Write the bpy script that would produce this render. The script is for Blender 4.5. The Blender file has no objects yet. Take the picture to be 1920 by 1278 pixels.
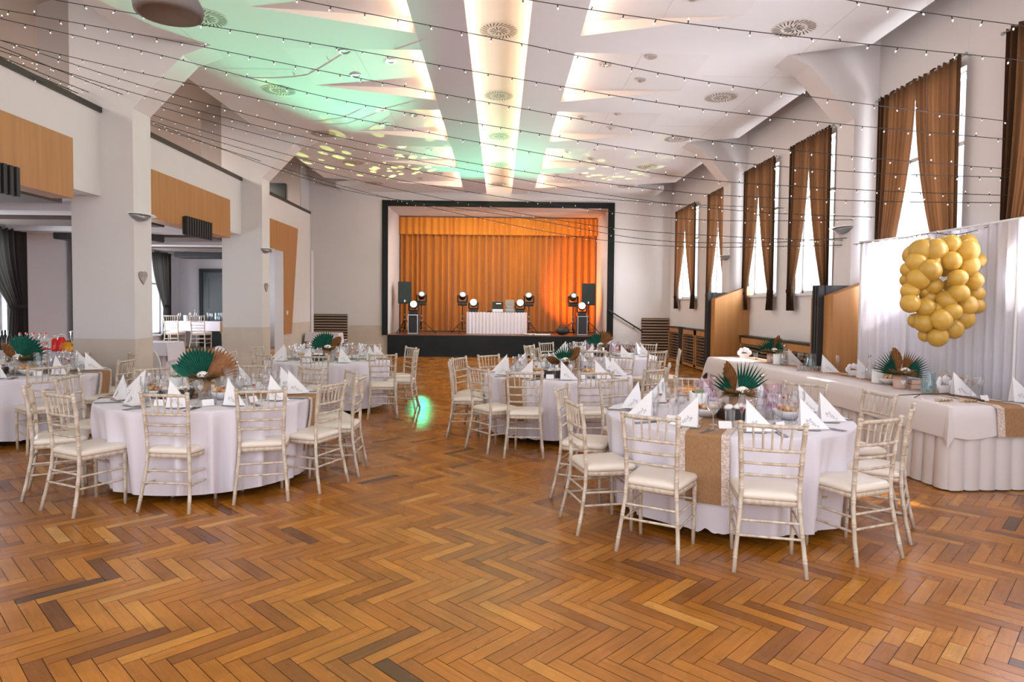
import bpy, math, random
from mathutils import Vector, Matrix
PI = math.pi
R = math.radians
sin, cos = math.sin, math.cos
S = bpy.context.scene
C = S.collection

# ------------------------------------------------------------------ camera
F = 1230.0
PITCH, YAW, ROLL = R(2.1), R(-1.1), 0.0095
cam_d = bpy.data.cameras.new('camera'); cam = bpy.data.objects.new('camera', cam_d); C.objects.link(cam)
cam_d.sensor_width = 36.0; cam_d.sensor_fit = 'HORIZONTAL'; cam_d.lens = F * 36 / 1920
cam_d.clip_start = 0.05; cam_d.clip_end = 300
CAM = Vector((0, 0, 1.6))
cam.matrix_world = Matrix.Translation(CAM) @ Matrix.Rotation(YAW, 4, 'Z') @ Matrix.Rotation(PI/2 - PITCH, 4, 'X') @ Matrix.Rotation(ROLL, 4, 'Z')
cam_d.shift_y = -21.0 / 1920
S.camera = cam
MW = cam.matrix_world.copy()

def at(px, py, Y):
    """world point seen at photo pixel (px, py) on the plane y = Y"""
    v = Vector(((px - 960) / F, (639 - py) / F + cam_d.shift_y * 1920 / F, -1.0))
    d = MW.to_3x3() @ v
    return CAM + d * ((Y - CAM.y) / d.y)

# ------------------------------------------------------------------ view, world, big lights
S.view_settings.view_transform = 'Standard'; S.view_settings.look = 'None'
S.view_settings.exposure = 1.92; S.view_settings.gamma = 1.0; S.view_settings.use_curve_mapping = False
w = bpy.data.worlds.new('world'); S.world = w; w.use_nodes = True
bg = w.node_tree.nodes['Background']; bg.inputs[0].default_value = (0.93, 0.95, 1.0, 1); bg.inputs[1].default_value = 0.62
cy = S.cycles
cy.use_denoising = True; cy.max_bounces = 8; cy.diffuse_bounces = 4; cy.glossy_bounces = 3
cy.transmission_bounces = 6; cy.transparent_max_bounces = 24; cy.caustics_reflective = False; cy.caustics_refractive = False
cy.sample_clamp_indirect = 4.0; cy.use_light_tree = True

def lamp(name, kind, loc, aim, power, col=(1, 1, 1), **kw):
    d = bpy.data.lights.new(name, kind); d.energy = power; d.color = col
    for k, v in kw.items(): setattr(d, k, v)
    o = bpy.data.objects.new(name, d); C.objects.link(o); o.location = loc
    o.rotation_euler = (Vector(aim) - Vector(loc)).to_track_quat('-Z', 'Y').to_euler()
    return o

sun = lamp('sun', 'SUN', (20, 5, 15), (20 - 0.6, 5 - 0.10, 15 - 1.0), 3.0, (1.0, 0.93, 0.82), angle=R(1.5))

# ------------------------------------------------------------------ materials
def mat(name, col, rough=0.6, metal=0.0, spec=0.5, coat=0.0, emit=None, estr=0.0, noise=None, bump=None, trans=0.0, sheen=0.0):
    m = bpy.data.materials.new(name); m.use_nodes = True; nt = m.node_tree; b = nt.nodes['Principled BSDF']
    c = (*col, 1)
    b.inputs['Base Color'].default_value = c; b.inputs['Roughness'].default_value = rough
    b.inputs['Metallic'].default_value = metal; b.inputs['Specular IOR Level'].default_value = spec
    b.inputs['Coat Weight'].default_value = coat; b.inputs['Coat Roughness'].default_value = 0.12
    if sheen: b.inputs['Sheen Weight'].default_value = sheen
    if emit: b.inputs['Emission Color'].default_value = (*emit, 1); b.inputs['Emission Strength'].default_value = estr
    if noise or bump:
        tc = nt.nodes.new('ShaderNodeTexCoord'); mp = nt.nodes.new('ShaderNodeMapping'); nt.links.new(tc.outputs['Object'], mp.inputs[0])
        n = nt.nodes.new('ShaderNodeTexNoise'); nt.links.new(mp.outputs[0], n.inputs['Vector'])
        n.inputs['Detail'].default_value = 4
        if noise:
            sc, amt = noise[0], noise[1]
            mp.inputs['Scale'].default_value = sc if isinstance(sc, tuple) else (sc, sc, sc)
            n.inputs['Scale'].default_value = 1.0
            mx = nt.nodes.new('ShaderNodeMix'); mx.data_type = 'RGBA'
            c2 = noise[2] if len(noise) > 2 else tuple(x * (1 - amt) for x in col)
            mx.inputs['A'].default_value = c; mx.inputs['B'].default_value = (*c2, 1)
            rp = nt.nodes.new('ShaderNodeMapRange'); rp.inputs['From Min'].default_value = 0.35; rp.inputs['From Max'].default_value = 0.65
            nt.links.new(n.outputs['Fac'], rp.inputs['Value']); nt.links.new(rp.outputs['Result'], mx.inputs['Factor'])
            nt.links.new(mx.outputs['Result'], b.inputs['Base Color'])
        if bump:
            bp = nt.nodes.new('ShaderNodeBump'); bp.inputs['Strength'].default_value = bump[1]; bp.inputs['Distance'].default_value = 0.01
            n2 = nt.nodes.new('ShaderNodeTexNoise'); n2.inputs['Scale'].default_value = bump[0]; nt.links.new(tc.outputs['Object'], n2.inputs['Vector'])
            nt.links.new(n2.outputs['Fac'], bp.inputs['Height']); nt.links.new(bp.outputs['Normal'], b.inputs['Normal'])
    return m

def translucent(name, col, t=0.5, rough=0.9, tcol=None):
    m = bpy.data.materials.new(name); m.use_nodes = True; nt = m.node_tree; nt.nodes.clear()
    o = nt.nodes.new('ShaderNodeOutputMaterial'); a = nt.nodes.new('ShaderNodeBsdfDiffuse'); b = nt.nodes.new('ShaderNodeBsdfTranslucent')
    a.inputs[0].default_value = (*col, 1); b.inputs[0].default_value = (*(tcol or col), 1)
    mx = nt.nodes.new('ShaderNodeMixShader'); mx.inputs[0].default_value = t
    nt.links.new(a.outputs[0], mx.inputs[1]); nt.links.new(b.outputs[0], mx.inputs[2]); nt.links.new(mx.outputs[0], o.inputs[0])
    return m

def thin_glass(name, col, ior=1.5, refl=1.0, density=0.0):
    m = bpy.data.materials.new(name); m.use_nodes = True; nt = m.node_tree; nt.nodes.clear()
    o = nt.nodes.new('ShaderNodeOutputMaterial'); t = nt.nodes.new('ShaderNodeBsdfTransparent'); g = nt.nodes.new('ShaderNodeBsdfGlossy')
    t.inputs[0].default_value = (*col, 1); g.inputs['Roughness'].default_value = 0.05
    lw = nt.nodes.new('ShaderNodeLayerWeight'); lw.inputs['Blend'].default_value = 0.35
    mr = nt.nodes.new('ShaderNodeMapRange'); mr.inputs['To Min'].default_value = 0.09; mr.inputs['To Max'].default_value = 0.9 * refl
    nt.links.new(lw.outputs['Facing'], mr.inputs['Value'])
    mx = nt.nodes.new('ShaderNodeMixShader'); nt.links.new(mr.outputs['Result'], mx.inputs[0])
    nt.links.new(t.outputs[0], mx.inputs[1]); nt.links.new(g.outputs[0], mx.inputs[2]); nt.links.new(mx.outputs[0], o.inputs[0])
    return m

M = {}
M['wall'] = mat('wall_paint', (0.70, 0.665, 0.655), 0.85, noise=(1.2, 0.03))
M['wall2'] = mat('side_room_paint', (0.66, 0.65, 0.68), 0.85, noise=(1.2, 0.03))
M['dado'] = mat('dado_paint', (0.60, 0.52, 0.44), 0.5, noise=(2.5, 0.10))
M['ceil'] = mat('ceiling_white', (0.78, 0.775, 0.79), 0.9)
M['ceil_shade_seam'] = mat('ceiling_shade_seam', (0.66, 0.64, 0.68), 0.9)  # ceiling white with shade mixed in for the centre strips; also colours seams
M['cove'] = mat('cove_white', (0.80, 0.74, 0.68), 0.9)
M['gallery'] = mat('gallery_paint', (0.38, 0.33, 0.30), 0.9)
M['black'] = mat('black_satin', (0.006, 0.010, 0.010), 0.3, spec=0.3, noise=(3, 0.3))
M['blackm'] = mat('black_matt', (0.02, 0.02, 0.022), 0.6)
M['capbl'] = mat('dark_cap', (0.025, 0.018, 0.012), 0.4)
M['wood'] = mat('light_beech_panel', (0.46, 0.215, 0.07), 0.45, noise=((14, 14, 0.7), 0.2, (0.39, 0.175, 0.052)))
M['wood2'] = mat('beech_slat', (0.50, 0.26, 0.12), 0.45, noise=((2, 2, 20), 0.2))
M['slatd'] = mat('dark_slat', (0.15, 0.10, 0.065), 0.5)
M['stagewood'] = mat('stage_boards', (0.18, 0.07, 0.035), 0.3, noise=((2, 14, 2), 0.3))
M['cream'] = mat('whitewashed_wood', (0.66, 0.58, 0.49), 0.42, noise=((30, 30, 7), 0.3, (0.45, 0.355, 0.26)))
M['cushion'] = mat('cream_leatherette', (0.78, 0.70, 0.615), 0.38, bump=(6, 0.15))
M['cloth'] = mat('white_tablecloth', (0.70, 0.66, 0.72), 0.85, bump=(9, 0.12), sheen=0.2)
M['clothw'] = mat('cream_tablecloth', (0.72, 0.66, 0.65), 0.85, bump=(9, 0.12))
M['burlap'] = mat('burlap', (0.40, 0.22, 0.105), 0.95, noise=((160, 160, 40), 0.25))
M['lace'] = mat('lace', (0.76, 0.66, 0.62), 0.9, noise=(75, 0.3, (0.50, 0.36, 0.28)))
M['napkin'] = mat('paper_napkin', (0.86, 0.84, 0.85), 0.8)
M['ink'] = mat('grey_ink', (0.22, 0.21, 0.22), 0.7)
M['glass'] = thin_glass('clear_glass', (0.975, 0.975, 0.98))
M['pinkg'] = thin_glass('pink_glass', (0.97, 0.84, 0.92), refl=0.8)
M['blueg'] = thin_glass('blue_glass', (0.78, 0.93, 0.94), refl=0.8)
M['water'] = thin_glass('water', (0.93, 0.95, 0.965), refl=0.6)
M['red'] = mat('red_drink', (0.75, 0.06, 0.04), 0.25)
M['redj'] = mat('red_juice', (0.85, 0.03, 0.02), 0.2)
M['orangej'] = mat('orange_juice', (0.9, 0.36, 0.01), 0.3)
M['steel'] = mat('steel', (0.55, 0.55, 0.57), 0.25, metal=1.0)
M['cutlery'] = mat('cutlery_steel', (0.22, 0.22, 0.24), 0.25, metal=0.9)
M['grey'] = mat('grey_metal', (0.30, 0.31, 0.31), 0.4, metal=0.4)
M['sconce'] = mat('sconce_silver', (0.33, 0.34, 0.34), 0.35, metal=0.5)
M['frost'] = mat('frosted_glass_wing', (0.75, 0.77, 0.78), 0.3)
M['kraft'] = mat('kraft_paper', (0.50, 0.31, 0.19), 0.9, noise=(30, 0.1))
M['kraftp'] = mat('pale_kraft', (0.66, 0.46, 0.38), 0.9)
M['palm_g'] = mat('green_palm', (0.020, 0.165, 0.112), 0.5, noise=(25, 0.4))
M['palm_l'] = mat('light_green_palm', (0.06, 0.30, 0.20), 0.5, noise=(25, 0.3))
M['palm_b'] = mat('bronze_palm', (0.38, 0.18, 0.065), 0.45, noise=(25, 0.35))
M['palm_t'] = mat('copper_palm', (0.56, 0.29, 0.15), 0.45, noise=(25, 0.3))
M['grass'] = mat('dried_grass', (0.64, 0.43, 0.20), 0.85, noise=(60, 0.5))
M['flower'] = mat('white_petals', (0.87, 0.84, 0.80), 0.7)
M['white'] = mat('white_plastic', (0.80, 0.80, 0.80), 0.4)
M['porc'] = mat('porcelain', (0.80, 0.79, 0.80), 0.2)
M['bread'] = mat('glazed_bread', (0.42, 0.17, 0.04), 0.4, noise=(40, 0.6, (0.75, 0.5, 0.25)))
M['darkbowl'] = mat('dark_slate', (0.03, 0.022, 0.02), 0.4)
M['leafg'] = mat('fresh_greens', (0.20, 0.36, 0.07), 0.6, noise=(40, 0.5))
M['twig'] = mat('twig_bark', (0.07, 0.045, 0.03), 0.8)
M['balloon'] = mat('mustard_latex', (0.60, 0.36, 0.06), 0.33, spec=0.5)
M['balloon2'] = mat('ochre_latex', (0.52, 0.31, 0.05), 0.33)
M['sheer'] = translucent('sheer_white_drape', (0.80, 0.79, 0.86), 0.35)
M['curtain'] = translucent('brown_curtain', (0.050, 0.032, 0.021), 0.45, tcol=(0.050, 0.020, 0.008))
M['curtaing'] = translucent('charcoal_curtain', (0.055, 0.05, 0.047), 0.3)
M['orange'] = mat('orange_velvet', (0.55, 0.175, 0.006), 0.8, sheen=0.4, noise=((3, 3, 0.4), 0.2))
M['orange2'] = mat('orange_valance', (0.64, 0.22, 0.012), 0.8, sheen=0.4)
M['winframe'] = mat('window_frame', (0.75, 0.74, 0.74), 0.5)
M['doorm'] = mat('dark_green_door', (0.016, 0.030, 0.034), 0.35)
M['lens'] = mat('lit_lens', (1, 1, 1), 0.3, emit=(0.80, 1.0, 0.84), estr=0.55)
M['bulb'] = mat('fairy_bulb', (0.9, 0.88, 0.85), 0.2, emit=(1.0, 0.93, 0.85), estr=0.12)
M['wire'] = mat('dark_wire', (0.02, 0.02, 0.02), 0.6)
M['screen'] = mat('laptop_screen', (0.01, 0.01, 0.012), 0.2)
M['pane'] = thin_glass('window_pane', (0.97, 0.98, 1.0), refl=0.5)
M['rubber'] = mat('pendant_grey', (0.13, 0.115, 0.11), 0.6)
M['chrome'] = mat('chrome', (0.7, 0.7, 0.72), 0.12, metal=1.0)
M['vent'] = mat('vent_dark', (0.03, 0.03, 0.028), 0.6)
M['heartm'] = mat('wicker_white', (0.55, 0.50, 0.47), 0.7, noise=(60, 0.5))
M['label_r'] = mat('red_label', (0.75, 0.06, 0.06), 0.5)

# floor: one plank colour per board, grain along the board
def floor_mat():
    m = bpy.data.materials.new('herringbone_oak'); m.use_nodes = True; nt = m.node_tree; b = nt.nodes['Principled BSDF']
    at_ = nt.nodes.new('ShaderNodeAttribute'); at_.attribute_name = 'tone'
    rp = nt.nodes.new('ShaderNodeValToRGB'); e = rp.color_ramp.elements
    e[0].position = 0.0; e[0].color = (0.10, 0.042, 0.016, 1); e[1].position = 1.0; e[1].color = (0.60, 0.31, 0.085, 1)
    for p, c in ((0.10, (0.20, 0.066, 0.010, 1)), (0.4, (0.37, 0.127, 0.011, 1)), (0.62, (0.45, 0.165, 0.016, 1)), (0.85, (0.54, 0.225, 0.030, 1))):
        x = rp.color_ramp.elements.new(p); x.color = c
    nt.links.new(at_.outputs['Fac'], rp.inputs[0])
    uv = nt.nodes.new('ShaderNodeUVMap'); uv.uv_map = 'grain'
    mp = nt.nodes.new('ShaderNodeMapping'); mp.inputs['Scale'].default_value = (3.5, 42, 1); nt.links.new(uv.outputs[0], mp.inputs[0])
    n = nt.nodes.new('ShaderNodeTexNoise'); n.inputs['Scale'].default_value = 1.0; n.inputs['Detail'].default_value = 5; n.inputs['Distortion'].default_value = 1.2
    nt.links.new(mp.outputs[0], n.inputs['Vector'])
    mr = nt.nodes.new('ShaderNodeMapRange'); mr.inputs['From Min'].default_value = 0.25; mr.inputs['From Max'].default_value = 0.75
    mr.inputs['To Min'].default_value = 0.80; mr.inputs['To Max'].default_value = 1.15; nt.links.new(n.outputs['Fac'], mr.inputs['Value'])
    # worn, darker areas of the varnish with a shape of their own
    tc = nt.nodes.new('ShaderNodeTexCoord'); n2 = nt.nodes.new('ShaderNodeTexNoise'); n2.inputs['Scale'].default_value = 2.4; n2.inputs['Detail'].default_value = 5
    nt.links.new(tc.outputs['Object'], n2.inputs['Vector'])
    mr2 = nt.nodes.new('ShaderNodeMapRange'); mr2.inputs['From Min'].default_value = 0.3; mr2.inputs['From Max'].default_value = 0.6
    mr2.inputs['To Min'].default_value = 0.78; mr2.inputs['To Max'].default_value = 1.05; nt.links.new(n2.outputs['Fac'], mr2.inputs['Value'])
    mu = nt.nodes.new('ShaderNodeMath'); mu.operation = 'MULTIPLY'; nt.links.new(mr.outputs[0], mu.inputs[0]); nt.links.new(mr2.outputs[0], mu.inputs[1])
    vm = nt.nodes.new('ShaderNodeVectorMath'); vm.operation = 'SCALE'; nt.links.new(rp.outputs[0], vm.inputs[0]); nt.links.new(mu.outputs[0], vm.inputs['Scale'])
    nt.links.new(vm.outputs[0], b.inputs['Base Color'])
    r2 = nt.nodes.new('ShaderNodeMapRange'); r2.inputs['To Min'].default_value = 0.20; r2.inputs['To Max'].default_value = 0.34
    nt.links.new(n2.outputs['Fac'], r2.inputs['Value']); nt.links.new(r2.outputs[0], b.inputs['Roughness'])
    b.inputs['Specular IOR Level'].default_value = 0.42
    bp = nt.nodes.new('ShaderNodeBump'); bp.inputs['Strength'].default_value = 0.05; bp.inputs['Distance'].default_value = 0.003
    nt.links.new(n.outputs['Fac'], bp.inputs['Height']); nt.links.new(bp.outputs[0], b.inputs['Normal'])
    return m
M['floor'] = floor_mat()

# ------------------------------------------------------------------ mesh builder
class MB:
    def __init__(s): s.v = []; s.f = []; s.mi = []; s.cur = 0; s.sm = []; s.smooth = False
    def use(s, i): s.cur = i; return s
    def add(s, vs, fs):
        o = len(s.v); s.v += [tuple(p) for p in vs]
        for f in fs: s.f.append(tuple(o + i for i in f)); s.mi.append(s.cur); s.sm.append(s.smooth)
        return s
    def box(s, x0, y0, z0, x1, y1, z1, bev=0.0):
        x0, x1 = sorted((x0, x1)); y0, y1 = sorted((y0, y1)); z0, z1 = sorted((z0, z1))
        if bev <= 0:
            vs = [(x, y, z) for z in (z0, z1) for y in (y0, y1) for x in (x0, x1)]
            return s.add(vs, [(0, 2, 3, 1), (4, 5, 7, 6), (0, 1, 5, 4), (2, 6, 7, 3), (0, 4, 6, 2), (1, 3, 7, 5)])
        b = min(bev, (x1-x0)/2.01, (y1-y0)/2.01, (z1-z0)/2.01)
        def ring(z, i): return [(x0+i, y0+b, z), (x0+b, y0+i, z), (x1-b, y0+i, z), (x1-i, y0+b, z), (x1-i, y1-b, z), (x1-b, y1-i, z), (x0+b, y1-i, z), (x0+i, y1-b, z)]
        def ring_in(z): return [(x0+b, y0+b, z)]*2 + [(x1-b, y0+b, z)]*2 + [(x1-b, y1-b, z)]*2 + [(x0+b, y1-b, z)]*2
        r = [ [(x0+b, y0+b, z0), (x0+b, y0+b, z0), (x1-b, y0+b, z0), (x1-b, y0+b, z0), (x1-b, y1-b, z0), (x1-b, y1-b, z0), (x0+b, y1-b, z0), (x0+b, y1-b, z0)] ]
        r = [ring_in(z0), ring(z0+b, 0), ring(z1-b, 0), ring_in(z1)]
        vs = [p for q in r for p in q]; fs = []
        for k in range(3):
            for i in range(8): j = (i+1) % 8; fs.append((k*8+i, k*8+j, (k+1)*8+j, (k+1)*8+i))
        fs.append(tuple(range(7, -1, -1))); fs.append(tuple(range(24, 32)))
        return s.add(vs, fs)
    def quad(s, a, b, c, d): return s.add([a, b, c, d], [(0, 1, 2, 3)])
    def tri(s, a, b, c): return s.add([a, b, c], [(0, 1, 2)])
    def prism(s, poly, ax, a, b):
        """poly in the plane normal to ax ('x': (y,z), 'y': (x,z), 'z': (x,y)), from a to b"""
        def P(p, t): return {'x': (t, p[0], p[1]), 'y': (p[0], t, p[1]), 'z': (p[0], p[1], t)}[ax]
        n = len(poly); vs = [P(p, a) for p in poly] + [P(p, b) for p in poly]
        return s.add(vs, [tuple(range(n))[::-1], tuple(range(n, 2*n))] + [(i, (i+1) % n, n+(i+1) % n, n+i) for i in range(n)])
    def tube(s, pts, rad, n=8, cap=True):
        pts = [Vector(p) for p in pts]; L = len(pts)
        rads = rad if isinstance(rad, (list, tuple)) else [rad]*L
        t0 = (pts[1]-pts[0]).normalized(); up = Vector((0, 0, 1)) if abs(t0.z) < 0.9 else Vector((0, 1, 0))
        u = t0.cross(up).normalized(); vs = []
        for i, p in enumerate(pts):
            t = (pts[min(i+1, L-1)]-pts[max(i-1, 0)]).normalized()
            u = (u - t*u.dot(t)).normalized(); w_ = t.cross(u)
            for k in range(n):
                a = 2*PI*k/n; vs.append(p + (u*cos(a) + w_*sin(a))*rads[i])
        fs = []
        for i in range(L-1):
            for k in range(n): j = (k+1) % n; fs.append((i*n+k, i*n+j, (i+1)*n+j, (i+1)*n+k))
        if cap: fs.append(tuple(range(n))[::-1]); fs.append(tuple((L-1)*n+k for k in range(n)))
        o = s.smooth; s.smooth = True; s.add(vs, fs); s.smooth = o
        return s
    def lathe(s, prof, n=16, c=(0, 0, 0), sx=1, sy=1, cap=False):
        vs = []
        for (r, z) in prof:
            for k in range(n): a = 2*PI*k/n; vs.append((c[0]+r*cos(a)*sx, c[1]+r*sin(a)*sy, c[2]+z))
        fs = []
        for i in range(len(prof)-1):
            for k in range(n): j = (k+1) % n; fs.append((i*n+k, i*n+j, (i+1)*n+j, (i+1)*n+k))
        if cap: fs.append(tuple(range(n))[::-1]); fs.append(tuple((len(prof)-1)*n+k for k in range(n)))
        o = s.smooth; s.smooth = True; s.add(vs, fs); s.smooth = o
        return s
    def ball(s, c, r, n=12, m=8, sx=1, sy=1, sz=1):
        return s.lathe([(max(1e-4, r*sin(PI*i/m)), -r*cos(PI*i/m)*sz) for i in range(m+1)], n, c, sx, sy)
    def mesh(s, name, mats):
        me = bpy.data.meshes.new(name); me.from_pydata(s.v, [], s.f)
        if not isinstance(mats, (list, tuple)): mats = [mats]
        for m in mats: me.materials.append(m)
        me.polygons.foreach_set('material_index', s.mi); me.polygons.foreach_set('use_smooth', s.sm)
        me.validate(); me.update(); return me

def tag(o, label=None, cat=None, group=None, kind=None):
    if label: o['label'] = label
    if cat: o['category'] = cat
    if group: o['group'] = group
    if kind: o['kind'] = kind
    return o
def link(name, data, parent=None, loc=None, rz=None):
    o = bpy.data.objects.new(name, data); C.objects.link(o)
    if parent is not None: o.parent = parent
    if loc is not None: o.location = loc
    if rz is not None: o.rotation_euler = (0, 0, rz)
    return o
def struct(name, mb, mats, parent=None):
    o = link(name, mb.mesh(name, mats), parent); o['kind'] = 'structure'; return o
def empty(name, loc, rz, label, cat, group=None):
    o = link(name, None, None, loc, rz); o.empty_display_size = 0.1; return tag(o, label, cat, group)
def part(name, mb, mats, parent, label=None):
    o = link(name, mb.mesh(name, mats), parent)
    if label: o['label'] = label
    return o
def spawn(name, tpl, loc, rz, label, cat, group=None, scale=None):
    """tpl: list of (part_name, mesh, [sub parts]); or one mesh for a thing without parts"""
    if isinstance(tpl, list):
        o = empty(name, loc, rz, label, cat, group)
        for t in tpl:
            p = link(t[0], t[1], o)
            if len(t) > 2:
                for q in t[2]: link(q[0], q[1], p)
    else:
        o = tag(link(name, tpl, None, loc, rz), label, cat, group)
    if scale: o.scale = (scale,)*3 if not isinstance(scale, tuple) else scale
    return o
def text(body, size, m, parent, loc, rot, name='lettering'):
    cu = bpy.data.curves.new(name, 'FONT'); cu.body = body; cu.size = size; cu.align_x = 'CENTER'; cu.align_y = 'CENTER'; cu.extrude = 0.0006
    tmp = bpy.data.objects.new('tmp', cu); C.objects.link(tmp); bpy.context.view_layer.update()
    me = bpy.data.meshes.new_from_object(tmp.evaluated_get(bpy.context.evaluated_depsgraph_get())); bpy.data.objects.remove(tmp)
    me.materials.clear(); me.materials.append(m)
    o = link(name, me, parent, loc); o.rotation_euler = rot; return o
rnd = random.Random(7)

# ================================================================== SETTING
XC = -0.045; H = 5.05
YN, YS = 0.8, 20.35          # hall runs from beside the camera to the stage wall
Y1, Y2, DP = 9.0, 13.8, 0.45 # the two column frames
XL, XR = -5.38, 5.17

# ---- floor: herringbone boards
def make_floor():
    L, W, g = 0.415, 0.078, 0.0016
    vs, fs, tones, uvs = [], [], [], []
    s2 = math.sqrt(0.5)
    def emit(u0, v0, u1, v1, along_u):
        cx_, cy_ = ((u0+u1)/2, (v0+v1)/2)
        # (1,1) in board space runs along world X
        X = (cx_+cy_)*s2; Y = (cy_-cx_)*s2
        Yw = Y + 4.0 + 0.045
        if not (-9.2 < X < 6.2 and -1.2 < Yw < 20.5): return
        pieces = [(u0, v0, u1, v1)]
        if 1.7 < X < 3.4 and 2.75 < Yw < 3.30 and along_u is False:
            m_ = (v0+v1)/2; pieces = [(u0, v0, u1, m_), (u0, m_, u1, v1)]
        for (a, b, c, d) in pieces:
            o = len(vs)
            for (u, v) in ((a+g, b+g), (c-g, b+g), (c-g, d-g), (a+g, d-g)):
                vs.append(((u+v)*s2, (v-u)*s2 + 4.045, 0.0))
            fs.append((o, o+1, o+2, o+3))
            t = min(1, max(0, rnd.gauss(0.5, 0.17)))
            if rnd.random() < 0.016: t = rnd.uniform(0, 0.12)
            if len(pieces) == 2: t = min(1, t+0.2)
            tones.append(t); ou, ov = rnd.uniform(0, 40), rnd.uniform(0, 40)
            if along_u: uvs.extend([(ou+0, ov+0), (ou+c-a, ov), (ou+c-a, ov+d-b), (ou, ov+d-b)])
            else: uvs.extend([(ou, ov+0), (ou, ov+c-a), (ou+d-b, ov+c-a), (ou+d-b, ov)])
    for k in range(-45, 46):
        for i in range(-160, 160):
            ox, oy = i*W + k*L, i*W - k*L
            emit(ox, oy, ox+L, oy+W, True)
            emit(ox, oy+W, ox+W, oy+W+L, False)
    me = bpy.data.meshes.new('floor'); me.from_pydata(vs, [], fs); me.materials.append(M['floor'])
    a = me.attributes.new('tone', 'FLOAT', 'FACE'); a.data.foreach_set('value', tones)
    ul = me.uv_layers.new(name='grain'); ul.data.foreach_set('uv', [x for p in uvs for x in p])
    me.update(); o = link('floor', me); o['kind'] = 'structure'
    b = MB(); b.box(-9.2, -1.2, -0.15, 6.3, 20.5, -0.0025)
    struct('floor_subfloor', b, mat('joint_dark', (0.03, 0.013, 0.006), 0.7), o)
make_floor()

# ---- ceiling raft with a lit centre recess and tilted lit coffers
coff = [6.33 + 2.72*k for k in range(-2, 5)]     # near edge of each coffer
XI, XO = 1.045, 2.9
def make_ceiling():
    b = MB(); b.use(1)
    for s in (-1, 1):
        xa, xb = XC + s*0.39, XC + s*XI
        b.quad((xa, YN, H), (xb, YN, H), (xb, YS, H), (xa, YS, H))
        # bands between the coffers
        prev_i = prev_o = YN
        for yn in coff:
            fi, fo = yn + 2.17, yn + 1.50
            if yn < YN: prev_i, prev_o = max(fi, YN), max(fo, YN); continue
            fi = min(fi, YS)
            b.use(0)
            b.quad((XC+s*XI, prev_i, H), (XC+s*XO, prev_o, H), (XC+s*XO, yn, H), (XC+s*XI, yn, H))
            prev_i, prev_o = fi, fo
        b.quad((XC+s*XI, prev_i, H), (XC+s*XO, prev_o, H), (XC+s*XO, YS, H), (XC+s*XI, YS, H))
        # outer field with notches at the frames
        b.use(0)
        xo, xe, xh = XC+s*XO, s*4.83, s*3.9
        edge = [(xe, YN)]
        for yf in (Y1, Y2, 18.6):
            edge += [(xe, yf-0.42), (xh, yf), (xh, yf+DP), (xe, yf+DP+0.42)]
        edge += [(xe, YS)]
        for i in range(len(edge)-1):
            (x0, y0), (x1, y1) = edge[i], edge[i+1]
            b.quad((xo, y0, H), (x0, y0, H), (x1, y1, H), (xo, y1, H))
            b.quad((x0, y0, H), (x0, y0, H+0.14), (x1, y1, H+0.14), (x1, y1, H))
        b.use(0)
    # centre recess
    b.use(2); zr = H + 0.2
    b.quad((XC-0.5, YN, zr), (XC+0.5, YN, zr), (XC+0.5, YS, zr), (XC-0.5, YS, zr))
    for s in (-1, 1):
        b.quad((XC+s*0.39, YN, H), (XC+s*0.39, YN, H+0.06), (XC+s*0.39, YS, H+0.06), (XC+s*0.39, YS, H))
        b.quad((XC+s*0.39, YN, H+0.06), (XC+s*0.5, YN, H+0.06), (XC+s*0.5, YS, H+0.06), (XC+s*0.39, YS, H+0.06))
        b.quad((XC+s*0.5, YN, H+0.06), (XC+s*0.5, YN, zr), (XC+s*0.5, YS, zr), (XC+s*0.5, YS, H+0.06))
    b.use(0)
    for s in (-1, 1):       # thin cut between raft tiles, seen as seams
        for y in [1.7 + 2.72*k for k in range(7)]:
            b.use(1).box(s*3.0, y, H-0.002, s*4.7, y+0.012, H-0.0005)
        b.box(s*4.05, YN, H-0.002, s*4.06, YS-1, H-0.0005)
    b.use(0)
    # roof above everything
    b.box(-9.3, YN, 6.0, 6.3, YS+0.3, 6.1)
    c = struct('ceiling', b, [M['ceil'], M['ceil_shade_seam'], M['cove']])
    for s in (-1, 1):
        for yn in coff:
            if yn < 3: continue
            fi, fo = min(yn+2.17, YS), yn+1.50
            xi, xo = XC+s*XI, XC+s*XO; d = 0.19
            q = MB()
            q.quad((xo, yn, H), (xi, yn, H+d), (xi, fi, H+d), (xo, fo, H))           # tilted panel
            q.use(1)
            q.tri((xo, yn, H), (xi, yn, H), (xi, yn, H+d)); q.tri((xo, fo, H), (xi, fi, H), (xi, fi, H+d))
            q.quad((xi, yn, H), (xi, fi, H), (xi, fi, H+d), (xi, yn, H+d))
            q.use(2)                                                                  # joint down the middle of the panel
            for t in (0.52,):
                x = xi+(xo-xi)*t; z = H+d*(1-t)-0.002; q.quad((x, yn+0.01, z), (x+0.01, yn+0.01, z), (x+0.01, fi-(fi-fo)*t-0.02, z), (x, fi-(fi-fo)*t-0.02, z))
            struct('ceiling_coffer', q, [M['ceil'], M['cove'], M['ceil_shade_seam']], c)
            if yn > 5:
                a = lamp('coffer_light', 'AREA', (xi+s*0.02, (yn+fi)/2, H+0.075), (xi+s*1.0, (yn+fi)/2, H+0.20), 2.3, (1.0, 0.66, 0.44), shape='RECTANGLE')
                a.data.size = 0.05; a.data.size_y = fi-yn-0.2
                a.rotation_euler = (0, -s*R(100), 0)
    for s in (-1, 1):
        a = lamp('recess_light', 'AREA', (XC+s*0.47, 11.5, H+0.085), (0, 0, 0), 12, (1.0, 0.78, 0.56), shape='RECTANGLE')
        a.data.size = 0.05; a.data.size_y = 17.4
        a.rotation_euler = (0, s*R(112), 0)
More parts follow.
